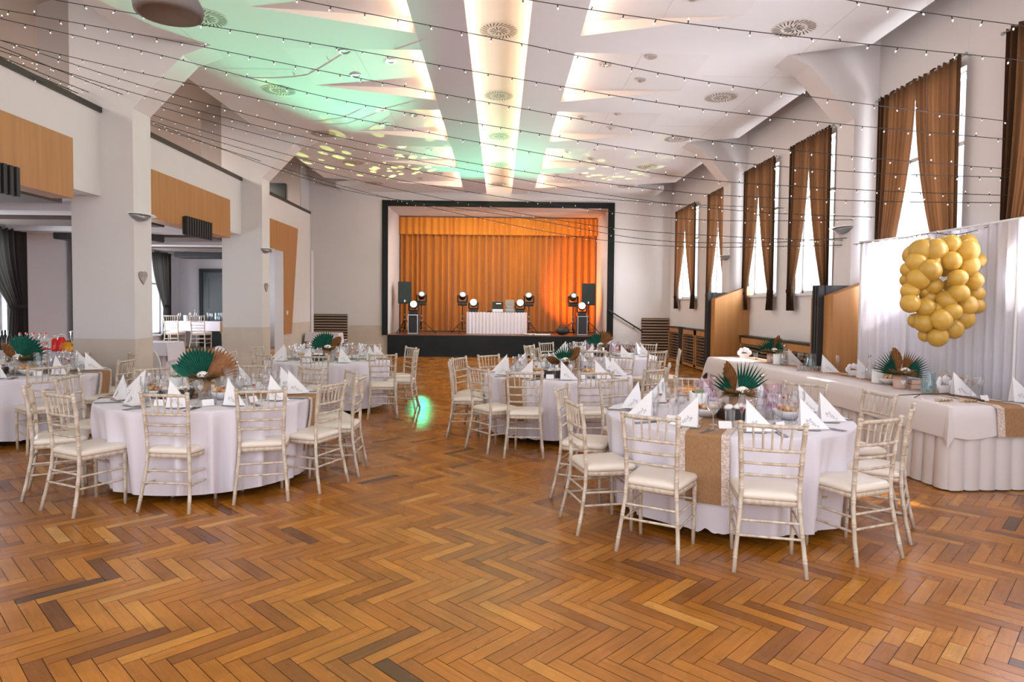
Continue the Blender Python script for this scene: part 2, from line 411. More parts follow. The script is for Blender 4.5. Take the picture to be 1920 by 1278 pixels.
make_ceiling()
for y in (6.0, 11.5, 16.5): lamp('gallery_fill', 'AREA', (-7.6, y, 5.0), (-7.2, y, 3), 42, (1.0, 0.88, 0.8), size=1.2)  # added unseen lamps that brighten the gallery interior

# ---- walls
def dado_box(b, x0, y0, x1, y1):   # beige lower band on a wall box, a few mm proud
    e = 0.004; b.use(1).box(x0-e, y0-e, 0, x1+e, y1+e, 1.1); b.use(0)
b = MB()                                                   # stage wall with its opening
OX0, OX1, OZ0, OZ1, YB = -3.45, 3.33, 0.68, 4.62, 22.6
b.box(-6.1, YS, 0, OX0, YS+0.25, 6.0); b.box(OX1, YS, 0, 5.6, YS+0.25, 6.0); b.box(OX0, YS, OZ1, OX1, YS+0.25, 6.0)
b.box(OX0-0.2, YS+0.25, OZ0, OX0, YB+0.3, OZ1+0.2); b.box(OX1, YS+0.25, OZ0, OX1+0.2, YB+0.3, OZ1+0.2)
b.box(OX0, YS+0.25, OZ1, OX1, YB+0.3, OZ1+0.2); b.box(OX0, YB+0.15, OZ0, OX1, YB+0.3, OZ1)
b.use(1).box(-5.87, YS-0.004, 0, OX0, YS, 0.95); b.use(0)
struct('wall_back', b, [M['wall'], M['dado']])
b = MB()
b.box(OX0, YS-0.10, 0, OX1, YS+0.05, 0.66)
struct('trim_1', b, M['black'])
b = MB(); b.box(OX0, YS-0.12, 0.66, OX1, YB+0.2, 0.685); struct('floor_stage', b, M['stagewood'])
b = MB()
b.box(-3.63, YS-0.05, 0.66, OX0, YS, 4.80); b.box(OX1, YS-0.05, 0.60, 3.53, YS, 4.80); b.box(OX0, YS-0.05, OZ1, OX1, YS, 4.80)
struct('trim_2', b, M['black'])

def frame(s, yf, xin, xout, tag_):
    """column and haunch of one frame; s = -1 gallery side, +1 window side"""
    b = MB()
    b.box(min(s*xin, s*xout), yf, 0, max(s*xin, s*xout), yf+DP, 4.2)
    k = xin - 4.95
    pol = [(s*xin, 4.2), (s*(4.27+k*0.6), 4.91), (s*3.9, 5.05), (s*3.9, 5.99), (s*(xout), 5.99), (s*xout, 4.2)]
    b.prism(pol, 'y', yf, yf+DP)
    b.use(1).box(s*xin, yf-0.004, 0, s*xout, yf+DP+0.004, 1.1) if s < 0 else None
    if s < 0: b.box(s*xin+0.004, yf, 0, s*xin, yf+DP, 1.1)
    return struct('trim_' + tag_, b, [M['wall'], M['dado']])
frame(-1, Y1, 4.95, 5.78, '3'); frame(-1, Y2, 4.95, 5.78, '4')
frame(1, Y1, 4.84, 5.3, '5'); frame(1, Y2, 4.84, 5.3, '6'); 

b = MB()                                                   # gallery front: beam, parapet, far wall
for (ya, yb) in ((YN, Y1), (Y1+DP, Y2), (Y2+DP, 18.75)):
    b.box(XL-0.22, ya, 3.02, XL, yb, 4.13)
b.box(XL-0.22, 16.45, 0, XL, 18.75, 3.02)
b.box(-6.1, 18.75, 0, -5.87, YS, 6.0); b.box(-6.1, 18.66, 0, XL-0.23, 18.75, 6.0)
b.use(1).box(XL, 16.45, 0, XL+0.004, 18.75, 1.1)
b.use(0)
struct('wall_left', b, [M['wall'], M['dado']])
b = MB()
for (ya, yb) in ((YN, Y1), (Y1+DP, Y2), (Y2+DP, 18.75)):
    b.box(XL-0.26, ya, 4.13, XL+0.03, yb, 4.20)
struct('trim_7', b, M['capbl'])
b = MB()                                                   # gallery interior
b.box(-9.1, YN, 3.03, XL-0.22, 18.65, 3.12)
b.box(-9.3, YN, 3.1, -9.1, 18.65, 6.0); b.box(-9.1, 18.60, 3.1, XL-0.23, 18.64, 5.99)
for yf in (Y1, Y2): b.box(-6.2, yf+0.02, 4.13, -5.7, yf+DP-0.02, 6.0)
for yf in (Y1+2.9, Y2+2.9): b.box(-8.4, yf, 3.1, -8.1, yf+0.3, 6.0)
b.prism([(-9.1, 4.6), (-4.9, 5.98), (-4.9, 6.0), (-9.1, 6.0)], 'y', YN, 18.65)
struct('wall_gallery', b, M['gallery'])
b = MB(); b.box(-6.55, 18.54, 4.1, -6.0, 18.595, 4.95); struct('trim_8', b, M['black'])

# wood cladding on the gallery front
def wood_panel(ya, yb): 
    b = MB(); b.box(XL-0.005, ya, 2.89, XL+0.03, yb, 3.64); b.box(XL-0.24, ya, 2.89, XL, yb, 2.93); return b
struct('trim_9', wood_panel(YN, 8.38), M['wood'])
struct('trim_10', wood_panel(Y1+DP, 13.17), M['wood'])
b = MB(); b.prism([(Y2+DP, 2.89), (16.45, 2.89), (16.45, 0.83), (17.0, 0.83), (17.55, 3.58), (Y2+DP, 3.58)], 'x', XL, XL+0.03)
struct('trim_11', b, M['wood'])
def fluted(b, x0, y0, x1, y1, z0, z1, n, ax='y'):
    b.box(x0, y0, z0, x1, y1, z1)
for nm, ya, yb in (('air_vent', 6.35, 7.38), ('air_vent', 11.2, 12.2), ('air_vent', 14.4, 15.0)):
    b = MB(); b.box(XL+0.031, ya, 2.75, XL+0.06, yb, 3.05)
    n = 11
    for i in range(n):
        y = ya + (yb-ya)*(i+0.15)/n; b.box(XL+0.06, y, 2.74, XL+0.11, y+(yb-ya)/n*0.55, 3.06)
    lab = {6.35: 'black ribbed box set in the wood panel before the first column', 11.2: 'black ribbed box in the wood panel between the two columns', 14.4: 'black ribbed box in the wood panel beyond the second column'}[ya]
    tag(link('ribbed_box', b.mesh('ribbed_box', M['blackm'])), lab, 'vent', 'ribbed boxes along the gallery front')

# ---- side room under the gallery
ZS = 3.02
b = MB()
XW = -9.1
wins_l = [(10.3, 12.3), (14.15, 15.8), (16.3, 18.0)]
sill_l = 0.75; top_l = 2.75
ys = [YN]
for (a_, c_) in wins_l:
    b.box(XW-0.2, ys[-1], 0, XW, a_, ZS+0.1); b.box(XW-0.2, a_, 0, XW, c_, sill_l); b.box(XW-0.2, a_, top_l, XW, c_, ZS+0.1); ys.append(c_)
b.box(XW-0.2, ys[-1], 0, XW, 19.1, ZS+0.1)
b.box(XW, 18.85, 0, XL, 19.1, ZS+0.1)
struct('wall_side_room', b, M['wall2'])
b = MB(); b.box(XW, YN, ZS, XL-0.2, 18.85, ZS+0.05)
for y in (6.9, 9.6, 12.3, 15.0): b.box(XW, y, ZS-0.12, XL-0.25, y+0.5, ZS)
struct('ceiling_side_room', b, M['wall2'])
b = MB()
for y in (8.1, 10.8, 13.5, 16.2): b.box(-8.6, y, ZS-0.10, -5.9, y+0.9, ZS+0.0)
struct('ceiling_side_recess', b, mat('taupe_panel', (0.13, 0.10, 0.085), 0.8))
for (x, y, l_, lab) in ((-7.55, 12.9, 1.7, 'long black ceiling box in the side room near the nearer window'), (-7.6, 17.6, 1.6, 'long black ceiling box in the side room by the dark door')):
    b = MB(); b.box(x-0.9, y-0.3, ZS-0.24, x+0.9, y+0.3, ZS-0.1, 0.02); tag(link('ceiling_heater', b.mesh('ceiling_heater', M['blackm'])), lab, 'heater', 'black ceiling boxes in the side room')
b = MB(); b.box(XW, 16.9, 0, XL-0.23, 18.85, 0.36); struct('floor_platform', b, M['wood2'])
b = MB(); b.box(-8.42, 18.80, 0.36, -7.40, 18.85, 2.46); d1 = struct('door_1', b, M['doorm'])
b = MB(); b.box(-8.52, 18.78, 0.36, -8.42, 18.85, 2.56); b.box(-7.40, 18.78, 0.36, -7.30, 18.85, 2.56); b.box(-8.42, 18.78, 2.46, -7.4, 18.85, 2.56); struct('door_frame', b, M['blackm'], d1)
b = MB(); b.tube([(-7.55, 18.80, 1.36), (-7.55, 18.74, 1.36), (-7.68, 18.74, 1.36)], 0.012, 6); struct('door_handle', b, M['steel'], d1)
for zz0, zz1 in ((0.55, 1.25), (1.45, 2.3)):
    b = MB()
    b.box(-8.28, 18.79, zz0, -7.54, 18.80, zz0+0.03); b.box(-8.28, 18.79, zz1, -7.54, 18.80, zz1+0.03); b.box(-8.28, 18.79, zz0, -8.25, 18.80, zz1); b.box(-7.57, 18.79, zz0, -7.54, 18.80, zz1)
    struct('door_panel', b, M['doorm'], d1)

# ---- window wall
wins_r = [(5.05, 6.50, XR), (7.30, 8.72, XR), (10.15, 11.40, XR), (12.20, 13.55, XR), (14.95, 16.35, 5.30), (17.55, 19.35, 5.30)]
SILL, WTOP = 1.86, 4.32
b = MB(); cur = YN
for (a_, c_, x) in wins_r[:4]:
    b.box(x, cur, 0, x+0.3, a_, 6.0); b.box(x, a_, 0, x+0.3, c_, SILL); b.box(x, a_, WTOP, x+0.3, c_, 6.0); cur = c_
b.box(XR, cur, 0, XR+0.3, 14.3, 6.0); cur = 14.3
for (a_, c_, x) in wins_r[4:]:
    b.box(x, cur, 0, x+0.3, a_, 6.0); b.box(x, a_, 0, x+0.3, c_, SILL); b.box(x, a_, WTOP, x+0.3, c_, 6.0); cur = c_
b.box(5.30, cur, 0, 5.6, YS+0.1, 6.0)
struct('wall_right', b, M['wall'])
def window(n, x, ya, yb, z0, z1, s):
    b = MB(); xx = x + s*0.12; t = 0.05
    b.box(xx, ya, z0, xx+0.05*s, ya+t, z1); b.box(xx, yb-t, z0, xx+0.05*s, yb, z1); b.box(xx, ya, z0, xx+0.05*s, yb, z0+t); b.box(xx, ya, z1-t, xx+0.05*s, yb, z1)
    b.box(xx, (ya+yb)/2-0.025, z0, xx+0.05*s, (ya+yb)/2+0.025, z1); b.box(xx, ya, z0+(z1-z0)*0.66, xx+0.05*s, yb, z0+(z1-z0)*0.66+0.05)
    w_ = struct('window_%d' % n, b, M['winframe'])
    g = MB(); g.box(xx+0.02*s, ya+t, z0+t, xx+0.026*s, yb-t, z1-t); struct('window_pane', g, M['pane'], w_)
    g = MB(); g.box(x-0.05*s, ya-0.03, z0-0.04, x+0.12*s, yb+0.03, z0); struct('window_sill', g, M['winframe'], w_)
k = 1
for (a_, c_, x) in wins_r:
    window(k, x, a_, c_, SILL, WTOP, 1); k += 1
    p = 290 if a_ < 9 else (230 if a_ < 14 else 330)
    l = lamp('daylight', 'AREA', (x+1.1, (a_+c_)/2, (SILL+WTOP)/2+0.25), (x, (a_+c_)/2, (SILL+WTOP)/2), p, (0.93, 0.96, 1.0), shape='RECTANGLE')
    l.data.size = (c_-a_)+1.2; l.data.size_y = WTOP-SILL+1.0; l.rotation_euler = (R(90), 0, R(90))
    l = lamp('bounce_fill', 'AREA', (x+1.5, (a_+c_)/2, 0.9), (x-5.0, (a_+c_)/2, 6.2), p*0.75, (1.0, 0.98, 0.96), shape='RECTANGLE')  # added lamp outside each window, aimed up to brighten the ceiling
    l.data.size = (c_-a_)+1.6; l.data.size_y = 1.8
for (a_, c_) in wins_l:
    window(k, XW, a_, c_, sill_l, top_l, -1); k += 1
    l = lamp('daylight', 'AREA', (XW-0.9, (a_+c_)/2, 1.9), (XW, (a_+c_)/2, 1.9), 95, (0.93, 0.96, 1.0), shape='RECTANGLE')
    l.data.size = (c_-a_)+0.8; l.data.size_y = 2.6; l.rotation_euler = (R(90), 0, R(-90))

# wood wing claddings at the window-side columns
for (y0, nm) in ((Y1-0.32, '12'), (Y2-0.32, '13')):
    b = MB(); x0 = 4.45
    b.add([(x0, y0, 0), (XR, y0, 0), (XR, y0, 2.06), (x0, y0, 1.78), (x0, y0+0.25, 0), (x0, y0+0.25, 1.78), (XR, y0+0.25, 0), (XR, y0+0.25, 2.06)],
          [(0, 1, 2, 3), (4, 0, 3, 5), (3, 2, 7, 5), (6, 4, 5, 7), (1, 6, 7, 2)])
    b.box(x0, y0+0.47, 0, 4.84, y0+0.62, 1.75)
    c = struct('trim_' + nm, b, M['wood'])
    b = MB()
    b.box(x0+0.02, y0+0.25, 0, 4.84, y0+0.47, 1.92)
    for i in range(3): b.box(x0-0.07, y0+0.262+i*0.072, 0, x0+0.03, y0+0.262+i*0.072+0.042, 1.92)
    struct('trim_fluting', b, M['blackm'], c)

# radiator covers along the window wall and louvre screens on the stage wall
def rad_cover(x, ya, yb, label):
    o = empty('radiator_cover', (x, (ya+yb)/2, 0), 0, label, 'radiator cover', 'radiator covers under the windows')
    L_ = yb-ya; h = 1.0
    b = MB(); d = 0.2
    n = 2; seg = (L_-0.34)/2
    spans = [(-L_/2, -L_/2+seg), (L_/2-seg, L_/2)]
    for (a_, c_) in spans:
        b.box(0, a_, 0.05, d, a_+0.06, h); b.box(0, c_-0.06, 0.05, d, c_, h); b.box(0, a_, h-0.12, d, c_, h); b.box(0, a_, 0.03, d, c_, 0.10)
    part('frame', b, M['wood'], o)
    b = MB(); b.box(0.02, -0.17, 0.03, d, 0.17, h+0.01)
    for i in range(5): b.box(-0.02, -0.16+i*0.066, 0.03, 0.02, -0.16+i*0.066+0.036, h+0.01)
    part('centre_panel', b, M['blackm'], o)
    b = MB()
    for (a_, c_) in spans: b.box(-0.01, a_-0.02, h, d, c_+0.02, h+0.04)
    part('top_shelf', b, M['capbl'], o)
    for (a_, c_) in spans:
        b = MB(); b.box(0.14, a_+0.06, 0.1, 0.16, c_-0.06, h-0.12); b.use(1)
        for i in range(10): z = 0.13+i*0.078; b.box(0.02, a_+0.06, z, 0.05, c_-0.06, z+0.036)
        part('grille', b, [M['blackm'], M['slatd']], o)
rad_cover(4.95, 9.95, 13.4, 'beech radiator cover with dark grilles below the two middle windows')
rad_cover(5.08, 14.4, 16.9, 'beech radiator cover with dark grilles beyond the second wooden pillar')
rad_cover(5.08, 17.0, 19.6, 'beech radiator cover next to the louvre screen by the stage')
def louvre(x0, x1, z0, z1, label):
    b = MB(); b.box(x0, YS-0.02, z0, x1, YS-0.005, z1); b.use(1)
    n = 13
    for i in range(n): z = z0+(z1-z0)*(i+0.3)/n; b.box(x0, YS-0.07, z, x1, YS-0.02, z+(z1-z0)/n*0.5)
    tag(link('louvre_screen', b.mesh('louvre_screen', [M['blackm'], mat('louvre_wood', (0.33, 0.22, 0.14), 0.5)])), label, 'radiator cover', 'louvre screens beside the stage')
louvre(-5.8, -4.69, 0.22, 1.29, 'dark louvred wooden screen behind the small draped table')
louvre(4.42, 5.27, 0.10, 1.26, 'dark louvred wooden screen below the stage handrail')
# handrail
o = empty('handrail', (3.5, YS, 1.35), 0, 'dark wall-mounted handrail sloping down beside the stage', 'handrail')
b = MB(); b.tube([(-0.12, -0.09, 0.14), (0.93, -0.09, -0.50)], 0.022, 8); part('rail', b, M['capbl'], o)
for t in (0.06, 0.75):
    b = MB(); x = -0.12+1.05*t; z = 0.14-0.64*t; b.tube([(x, -0.09, z), (x, -0.09, z-0.08), (x, 0, z-0.09)], 0.01, 6); part('bracket', b, M['blackm'], o)
b = MB(); b.box(3.35, 19.35, 0, 4.25, 20.25, 0.22); b.box(3.35, 19.65, 0.22, 4.25, 20.25, 0.44); tag(link('stage_steps', b.mesh('stage_steps', M['stagewood'])), 'small dark wooden steps up to the stage under the handrail', 'steps')

# ---- ceiling fixtures
def vent_mesh():
    b = MB(); b.use(1).lathe([(0.001, 0), (0.27, 0)], 28); b.use(0)
    for i in range(28):
        a = 2*PI*i/28
        for (r0, r1, sk, w_) in ((0.155, 0.25, 0.22, 0.0075),):
            p0 = Vector((cos(a), sin(a), 0))*r0; p1 = Vector((cos(a+sk), sin(a+sk), 0))*r1; n = (p1-p0).normalized().cross(Vector((0, 0, 1)))*w_
            z = Vector((0, 0, -0.006)); b.add([p0-n*0.7+z, p0+n*0.7+z, p1+n+z, p1-n+z], [(0, 1, 2, 3)])
    for i in range(12):
        a = 2*PI*i/12; p0 = Vector((cos(a), sin(a), 0))*0.03; p1 = Vector((cos(a+0.3), sin(a+0.3), 0))*0.12; n = (p1-p0).normalized().cross(Vector((0, 0, 1)))*0.010
        z = Vector((0, 0, -0.006)); b.add([p0-n*0.4+z, p0+n*0.4+z, p1+n+z, p1-n+z], [(0, 1, 2, 3)])
    return b.mesh('air_diffuser', [M['vent'], M['cove']])
VM = vent_mesh()
def order(i): return ['nearest', 'second', 'third', 'fourth', 'fifth', 'sixth', 'seventh'][i]
for i, y in enumerate((8.85, 11.55, 14.3, 17.1, 19.8)):
    spawn('air_diffuser', VM, (XC, y, H+0.195), 0, 'swirl air diffuser in the lit centre recess, %s from the camera' % order(i), 'air vent', 'air diffusers in the centre recess')
for s, nm in ((-1, 'gallery'), (1, 'window')):
    for i in range(5):
        spawn('air_diffuser', VM, (s*3.6, 8.15+2.68*i, H-0.004), 0.3*i, 'swirl air diffuser in the %s side ceiling field, %s from the camera' % (nm, order(i)), 'air vent', 'air diffusers in the %s side field' % nm)
b = MB(); b.lathe([(0.085, -0.012), (0.085, 0), (0.062, 0)], 18); b.lathe([(0.085, -0.012), (0.06, -0.012), (0.05, -0.002)], 18); dl_ring = b.mesh('trim_ring', mat('satin_chrome', (0.8, 0.8, 0.8), 0.35, metal=0.6))
b = MB(); b.lathe([(0.052, -0.004), (0.035, -0.03), (0.03, -0.034), (0.001, -0.034)], 14); dl_lamp = b.mesh('lamp', M['glass'])
b = MB(); b.lathe([(0.001, -0.004), (0.05, -0.004)], 14); dl_in = b.mesh('reflector', mat('bright_reflector', (0.85, 0.84, 0.82), 0.3, metal=0.5))
for s, nm in ((-1, 'gallery'), (1, 'window')):
    for ci, yn in enumerate(coff):
        if yn < 6: continue
        for li, (dx, dy) in enumerate(((2.15, 0.28), (1.58, 0.77), (2.2, 1.22))):
            z = H + 0.19*(XO-dx)/(XO-XI) - 0.004
            o = spawn('ceiling_downlight', [('trim_ring', dl_ring), ('reflector', dl_in), ('lamp', dl_lamp)], (XC+s*dx, yn+dy, z), 0,
                  'chrome downlight in the %s lit %s-side ceiling panel, %s of its three' % (order(min(ci-2 if coff[0] < 2 else ci, 6)) if False else order(max(0, ci-2)), nm, ('camera-side outer', 'inner', 'stage-side outer')[li]), 'ceiling light', 'downlights in the %s side panels' % nm)
            o.rotation_euler = (0, -s*math.atan(0.19/(XO-XI))*-1, 0)
# pendant close to the camera
p = at(316, 12, 2.6)
o = empty('pendant_lamp', (p.x, p.y, p.z), 0, 'round grey pendant lamp hanging close overhead by the first string lights', 'lamp')
b = MB(); b.lathe([(0.001, 0.10), (0.05, 0.09), (0.10, 0.05), (0.125, 0.0), (0.12, -0.03), (0.10, -0.035), (0.09, -0.02), (0.001, -0.015)], 28); part('shade', b, M['rubber'], o)
b = MB(); b.tube([(0, 0, 0.09), (0, 0, H-p.z)], 0.008, 6); part('cord', b, M['wire'], o)

# ---- curtains
def pleats(b, P0, P1, ztop, zbot, amp, n, pinch=None, seg=90, zseg=14, gather=None):
    """sheet from P0 to P1 (x,y) between ztop and zbot; pinch=(z, frac0, frac1) narrows it at a tie"""
    P0, P1 = Vector(P0), Vector(P1); d = P1-P0; nrm = Vector((-d.y, d.x)).normalized(); vs = []
    for j in range(zseg+1):
        z = ztop+(zbot-ztop)*j/zseg
        for i in range(seg+1):
            t = i/seg; u = t; am = amp
            if pinch:
                zt, a0, a1, b0, b1 = pinch
                if z >= zt: q = ((ztop-z)/(ztop-zt))**2.0; lo, hi = a0*q, 1+(a1-1)*q
                else: q = (zt-z)/(zt-zbot); q = q**0.7; lo, hi = a0+(b0-a0)*q, a1+(b1-a1)*q
                u = lo+(hi-lo)*t; am = amp*(0.45+0.55*(hi-lo))
            ph = 2*PI*n*t
            off = am*(sin(ph)+0.35*sin(2.3*ph+1.0))
            p_ = P0+d*u+nrm*off
            zz = z + (0.012*sin(ph*1.3) if j == 0 else 0)
            vs.append((p_.x, p_.y, zz))
    W_ = seg+1; fs = [(j*W_+i, j*W_+i+1, (j+1)*W_+i+1, (j+1)*W_+i) for j in range(zseg) for i in range(seg)]
    o = b.smooth; b.smooth = True; b.add(vs, fs); b.smooth = o

def curtain_window(x, ya, yb, ztop, zbot, m, tieside, label, grp, both=True, s=-1, tie=None):
    """rod with curtain panels; each panel is swept to the outer side and tied"""
    r = empty('curtain_rod', (x, (ya+yb)/2, ztop+0.01), 0, 'thin curtain rod above ' + label, 'curtain rod', 'curtain rods')
    b = MB(); h = (yb-ya)/2+0.14; b.tube([(0, -h, 0), (0, h, 0)], 0.012, 8); b.ball((0, -h, 0), 0.02, 8, 6); b.ball((0, h, 0), 0.02, 8, 6); part('rod', b, M['grey'], r)
    for yy in (-h+0.05, h-0.05):
        b = MB(); b.tube([(0, yy, 0), (-s*0.09, yy, 0)], 0.008, 6); part('bracket', b, M['grey'], r)
    ym = (ya+yb)/2; tie = tie or zbot+0.34
    panels = []
    if both in (True, 'near'): panels.append(('near', ya-0.08, ym, (tie, 0.0, 0.24, 0.0, 0.36)))
    if both in (True, 'far'): panels.append(('far', ym, yb+0.08, (tie, 0.76, 1.0, 0.64, 1.0)))
    if both == 'farwide': panels.append(('far', ya, yb, (tie, 0.62, 1.0, 0.55, 1.0)))
    if both == 'nearwide': panels.append(('near', ya, yb, (tie, 0.0, 0.38, 0.0, 0.45)))
    for (nm, a_, c_, pin) in panels:
        o = empty('window_curtain', (x, (a_+c_)/2, 0), 0, '%s panel of %s' % ({'near': 'camera-side', 'far': 'stage-side'}[nm], label), 'curtain', grp)
        b = MB(); hw = (c_-a_)/2
        pleats(b, (0, -hw), (0, hw), ztop+0.03, zbot, 0.035, 7, pin); part('fabric', b, m, o)
        f0, f1 = pin[1], pin[2]; yc = -hw+2*hw*(f0+f1)/2; rw = 2*hw*(f1-f0)/2*1.02
        b = MB(); b.lathe([(1.0, -0.03), (1.03, 0), (1.0, 0.03)], 20, (0, yc, tie), 0.045, rw+0.01); part('tie_back', b, m, o)
names = {0: 'the tied brown curtains at the nearest window', 1: 'the tied brown curtains rising behind the white backdrop', 2: 'the tied brown curtains just beyond the first wooden pillar',
         3: 'the tied brown curtains just before the second wooden pillar', 4: 'the tied brown curtains just beyond the second wooden pillar', 5: 'the tied brown curtains nearest the stage'}
for i, (a_, c_, x) in enumerate(wins_r):
    both = True
    curtain_window(x-0.11, a_, c_, 4.38, 1.56, M['curtain'], None, names[i], 'brown curtains on the window wall', both, s=-1)
for i, (a_, c_, bo) in enumerate(((11.55, 12.66, 'farwide'), (14.0, 15.3, 'nearwide'), (17.2, 18.1, 'farwide'))):
    nm = ['the charcoal tied curtain behind the drinks table', 'the charcoal tied curtain seen just before the first column', 'the charcoal tied curtain behind the raised side table'][i]
    curtain_window(XW+0.11, a_, c_, 2.9, 0.62, M['curtaing'], None, nm, 'charcoal curtains in the side room', bo, s=1, tie=1.5)

# stage curtain and valance
b = MB()
def drape(b, x0, x1, y, zt, zb, seed, amp=0.09):
    r_ = random.Random(seed); vs = []; x = x0; xs = []
    while x < x1: xs.append(x); x += 0.018
    xs.append(x1); ph = 0; offs = []; wl = 0.2; nxt = x0
    a = [0]
    for X in xs:
        if X >= nxt: wl = r_.uniform(0.11, 0.26); nxt = X+wl; am = r_.uniform(0.5, 1.0)*amp; st = X
        offs.append(am*(sin((X-st)/wl*PI)**2))
    for z, kk in ((zt, 0.7), ((zt*2+zb)/3, 0.95), ((zt+2*zb)/3, 1.0), (zb, 1.1)):
        for X, o_ in zip(xs, offs): vs.append((X, y-o_*kk, z))
    n = len(xs); b.smooth = True
    b.add(vs, [(j*n+i, j*n+i+1, (j+1)*n+i+1, (j+1)*n+i) for j in range(3) for i in range(n-1)])
drape(b, OX0, OX1, YB+0.1, 4.5, 0.72, 3, 0.20)
tag(link('stage_curtain', b.mesh('stage_curtain', M['orange'])), 'full orange velvet curtain closing the back of the stage', 'curtain')
b = MB(); drape(b, OX0, OX1, YB-0.10, 4.58, 4.0, 5, 0.09)
tag(link('stage_valance', b.mesh('stage_valance', M['orange2'])), 'short pleated orange valance across the top of the stage', 'curtain')

# ================================================================== LIGHTS OF THE SHOW
lamp('green_wash', 'SPOT', (-2.45, 20.9, 2.0), (-2.75, 8.2, H), 3000, (0.22, 1.0, 0.58), spot_size=R(19), spot_blend=0.8)
lamp('green_wash', 'SPOT', (-1.1, 20.9, 2.0), (-0.6, 15.9, H), 520, (0.15, 1.0, 0.55), spot_size=R(36), spot_blend=0.9)
lamp('green_wash', 'SPOT', (0.95, 20.9, 2.0), (0.8, 16.3, H), 260, (0.15, 1.0, 0.55), spot_size=R(30), spot_blend=0.9)
lamp('green_beam', 'SPOT', (-2.5, 21.0, 1.87), (-1.22, 10.2, 0), 42, (0.02, 1.0, 0.40), spot_size=R(3), spot_blend=1.0, shadow_soft_size=0.05)
lamp('amber_wash', 'SPOT', (1.4, 21.2, 1.0), (2.9, 22.6, 2.4), 170, (1.0, 0.25, 0.02), spot_size=R(85), spot_blend=1.0)
lamp('stage_fill', 'AREA', (0, 20.9, 4.4), (0, 22.3, 2.0), 70, (1.0, 0.9, 0.8), size=5.0)  # added fill that brightens the stage curtain, not a show lamp
def gobo(loc, aim, power, size):
    l = lamp('dappled_beam', 'SPOT', loc, aim, power, (0.75, 1.0, 0.25), spot_size=size, spot_blend=0.25)
    l.data.use_nodes = True; nt = l.data.node_tree; e = nt.nodes['Emission']
    tc = nt.nodes.new('ShaderNodeTexCoord'); sp = nt.nodes.new('ShaderNodeSeparateXYZ'); nt.links.new(tc.outputs['Normal'], sp.inputs[0])
    dx = nt.nodes.new('ShaderNodeMath'); dx.operation = 'DIVIDE'; dy = nt.nodes.new('ShaderNodeMath'); dy.operation = 'DIVIDE'
    nt.links.new(sp.outputs[0], dx.inputs[0]); nt.links.new(sp.outputs[2], dx.inputs[1]); nt.links.new(sp.outputs[1], dy.inputs[0]); nt.links.new(sp.outputs[2], dy.inputs[1])
    cb = nt.nodes.new('ShaderNodeCombineXYZ'); nt.links.new(dx.outputs[0], cb.inputs[0]); nt.links.new(dy.outputs[0], cb.inputs[1])
    vo = nt.nodes.new('ShaderNodeTexVoronoi'); vo.inputs['Scale'].default_value = 18; nt.links.new(cb.outputs[0], vo.inputs['Vector'])
    lt = nt.nodes.new('ShaderNodeMath'); lt.operation = 'LESS_THAN'; lt.inputs[1].default_value = 0.33; nt.links.new(vo.outputs['Distance'], lt.inputs[0])
    mu = nt.nodes.new('ShaderNodeMath'); mu.operation = 'MULTIPLY'; mu.inputs[1].default_value = 1.0; nt.links.new(lt.outputs[0], mu.inputs[0])
    nt.links.new(mu.outputs[0], e.inputs['Strength'])
gobo((-2.45, 20.9, 2.0), (-3.2, 15.6, H), 700, R(38))
gobo((2.4, 20.9, 2.0), (2.8, 16.6, H), 300, R(30))

# ================================================================== STAGE EQUIPMENT
ZT = 0.685
def tripod_mesh(h, spread=0.42, col='blackm'):
    t = []
    b = MB(); b.tube([(0, 0, 0.12), (0, 0, h*0.62)], 0.02, 8); b.tube([(0, 0, h*0.6), (0, 0, h)], 0.015, 8); t.append(('pole', b.mesh('pole', M['blackm'])))
    b = MB(); b.lathe([(0.03, h*0.42), (0.034, h*0.43), (0.034, h*0.47), (0.03, h*0.48)], 10, cap=True); b.lathe([(0.026, h*0.60), (0.03, h*0.61), (0.03, h*0.64), (0.026, h*0.65)], 10, cap=True); b.tube([(0.03, 0, h*0.62), (0.07, 0, h*0.62)], 0.01, 6)
    t.append(('collar', b.mesh('collar', M['grey'])))
    for k in range(3):
        a = R(90+120*k+20); b = MB(); b.tube([(0.02*cos(a), 0.02*sin(a), h*0.45), (spread*cos(a), spread*sin(a), 0.01)], 0.012, 6); b.tube([(0, 0, 0.16), (spread*0.55*cos(a), spread*0.55*sin(a), h*0.45*0.45)], 0.007, 6)
        t.append(('leg', b.mesh('leg', M['blackm'])))
    return t
def speaker_tpl():
    b = MB(); b.prism([(-0.21, -0.17), (0.21, -0.17), (0.15, 0.17), (-0.15, 0.17)], 'z', 0, 0.70); t = [('cabinet', b.mesh('cabinet', M['blackm']))]
    b = MB(); b.box(-0.195, -0.182, 0.02, 0.195, -0.17, 0.68, 0.01); t.append(('grille', b.mesh('grille', mat('grille_dark', (0.02, 0.035, 0.03), 0.45, noise=(200, 0.5)))))
    b = MB(); b.box(-0.02, -0.19, 0.05, 0.02, -0.18, 0.12); t.append(('badge', b.mesh('badge', M['steel'])))
    return t
SPK = speaker_tpl(); TRI = tripod_mesh(0.95, 0.44); TRI2 = tripod_mesh(0.90, 0.5)
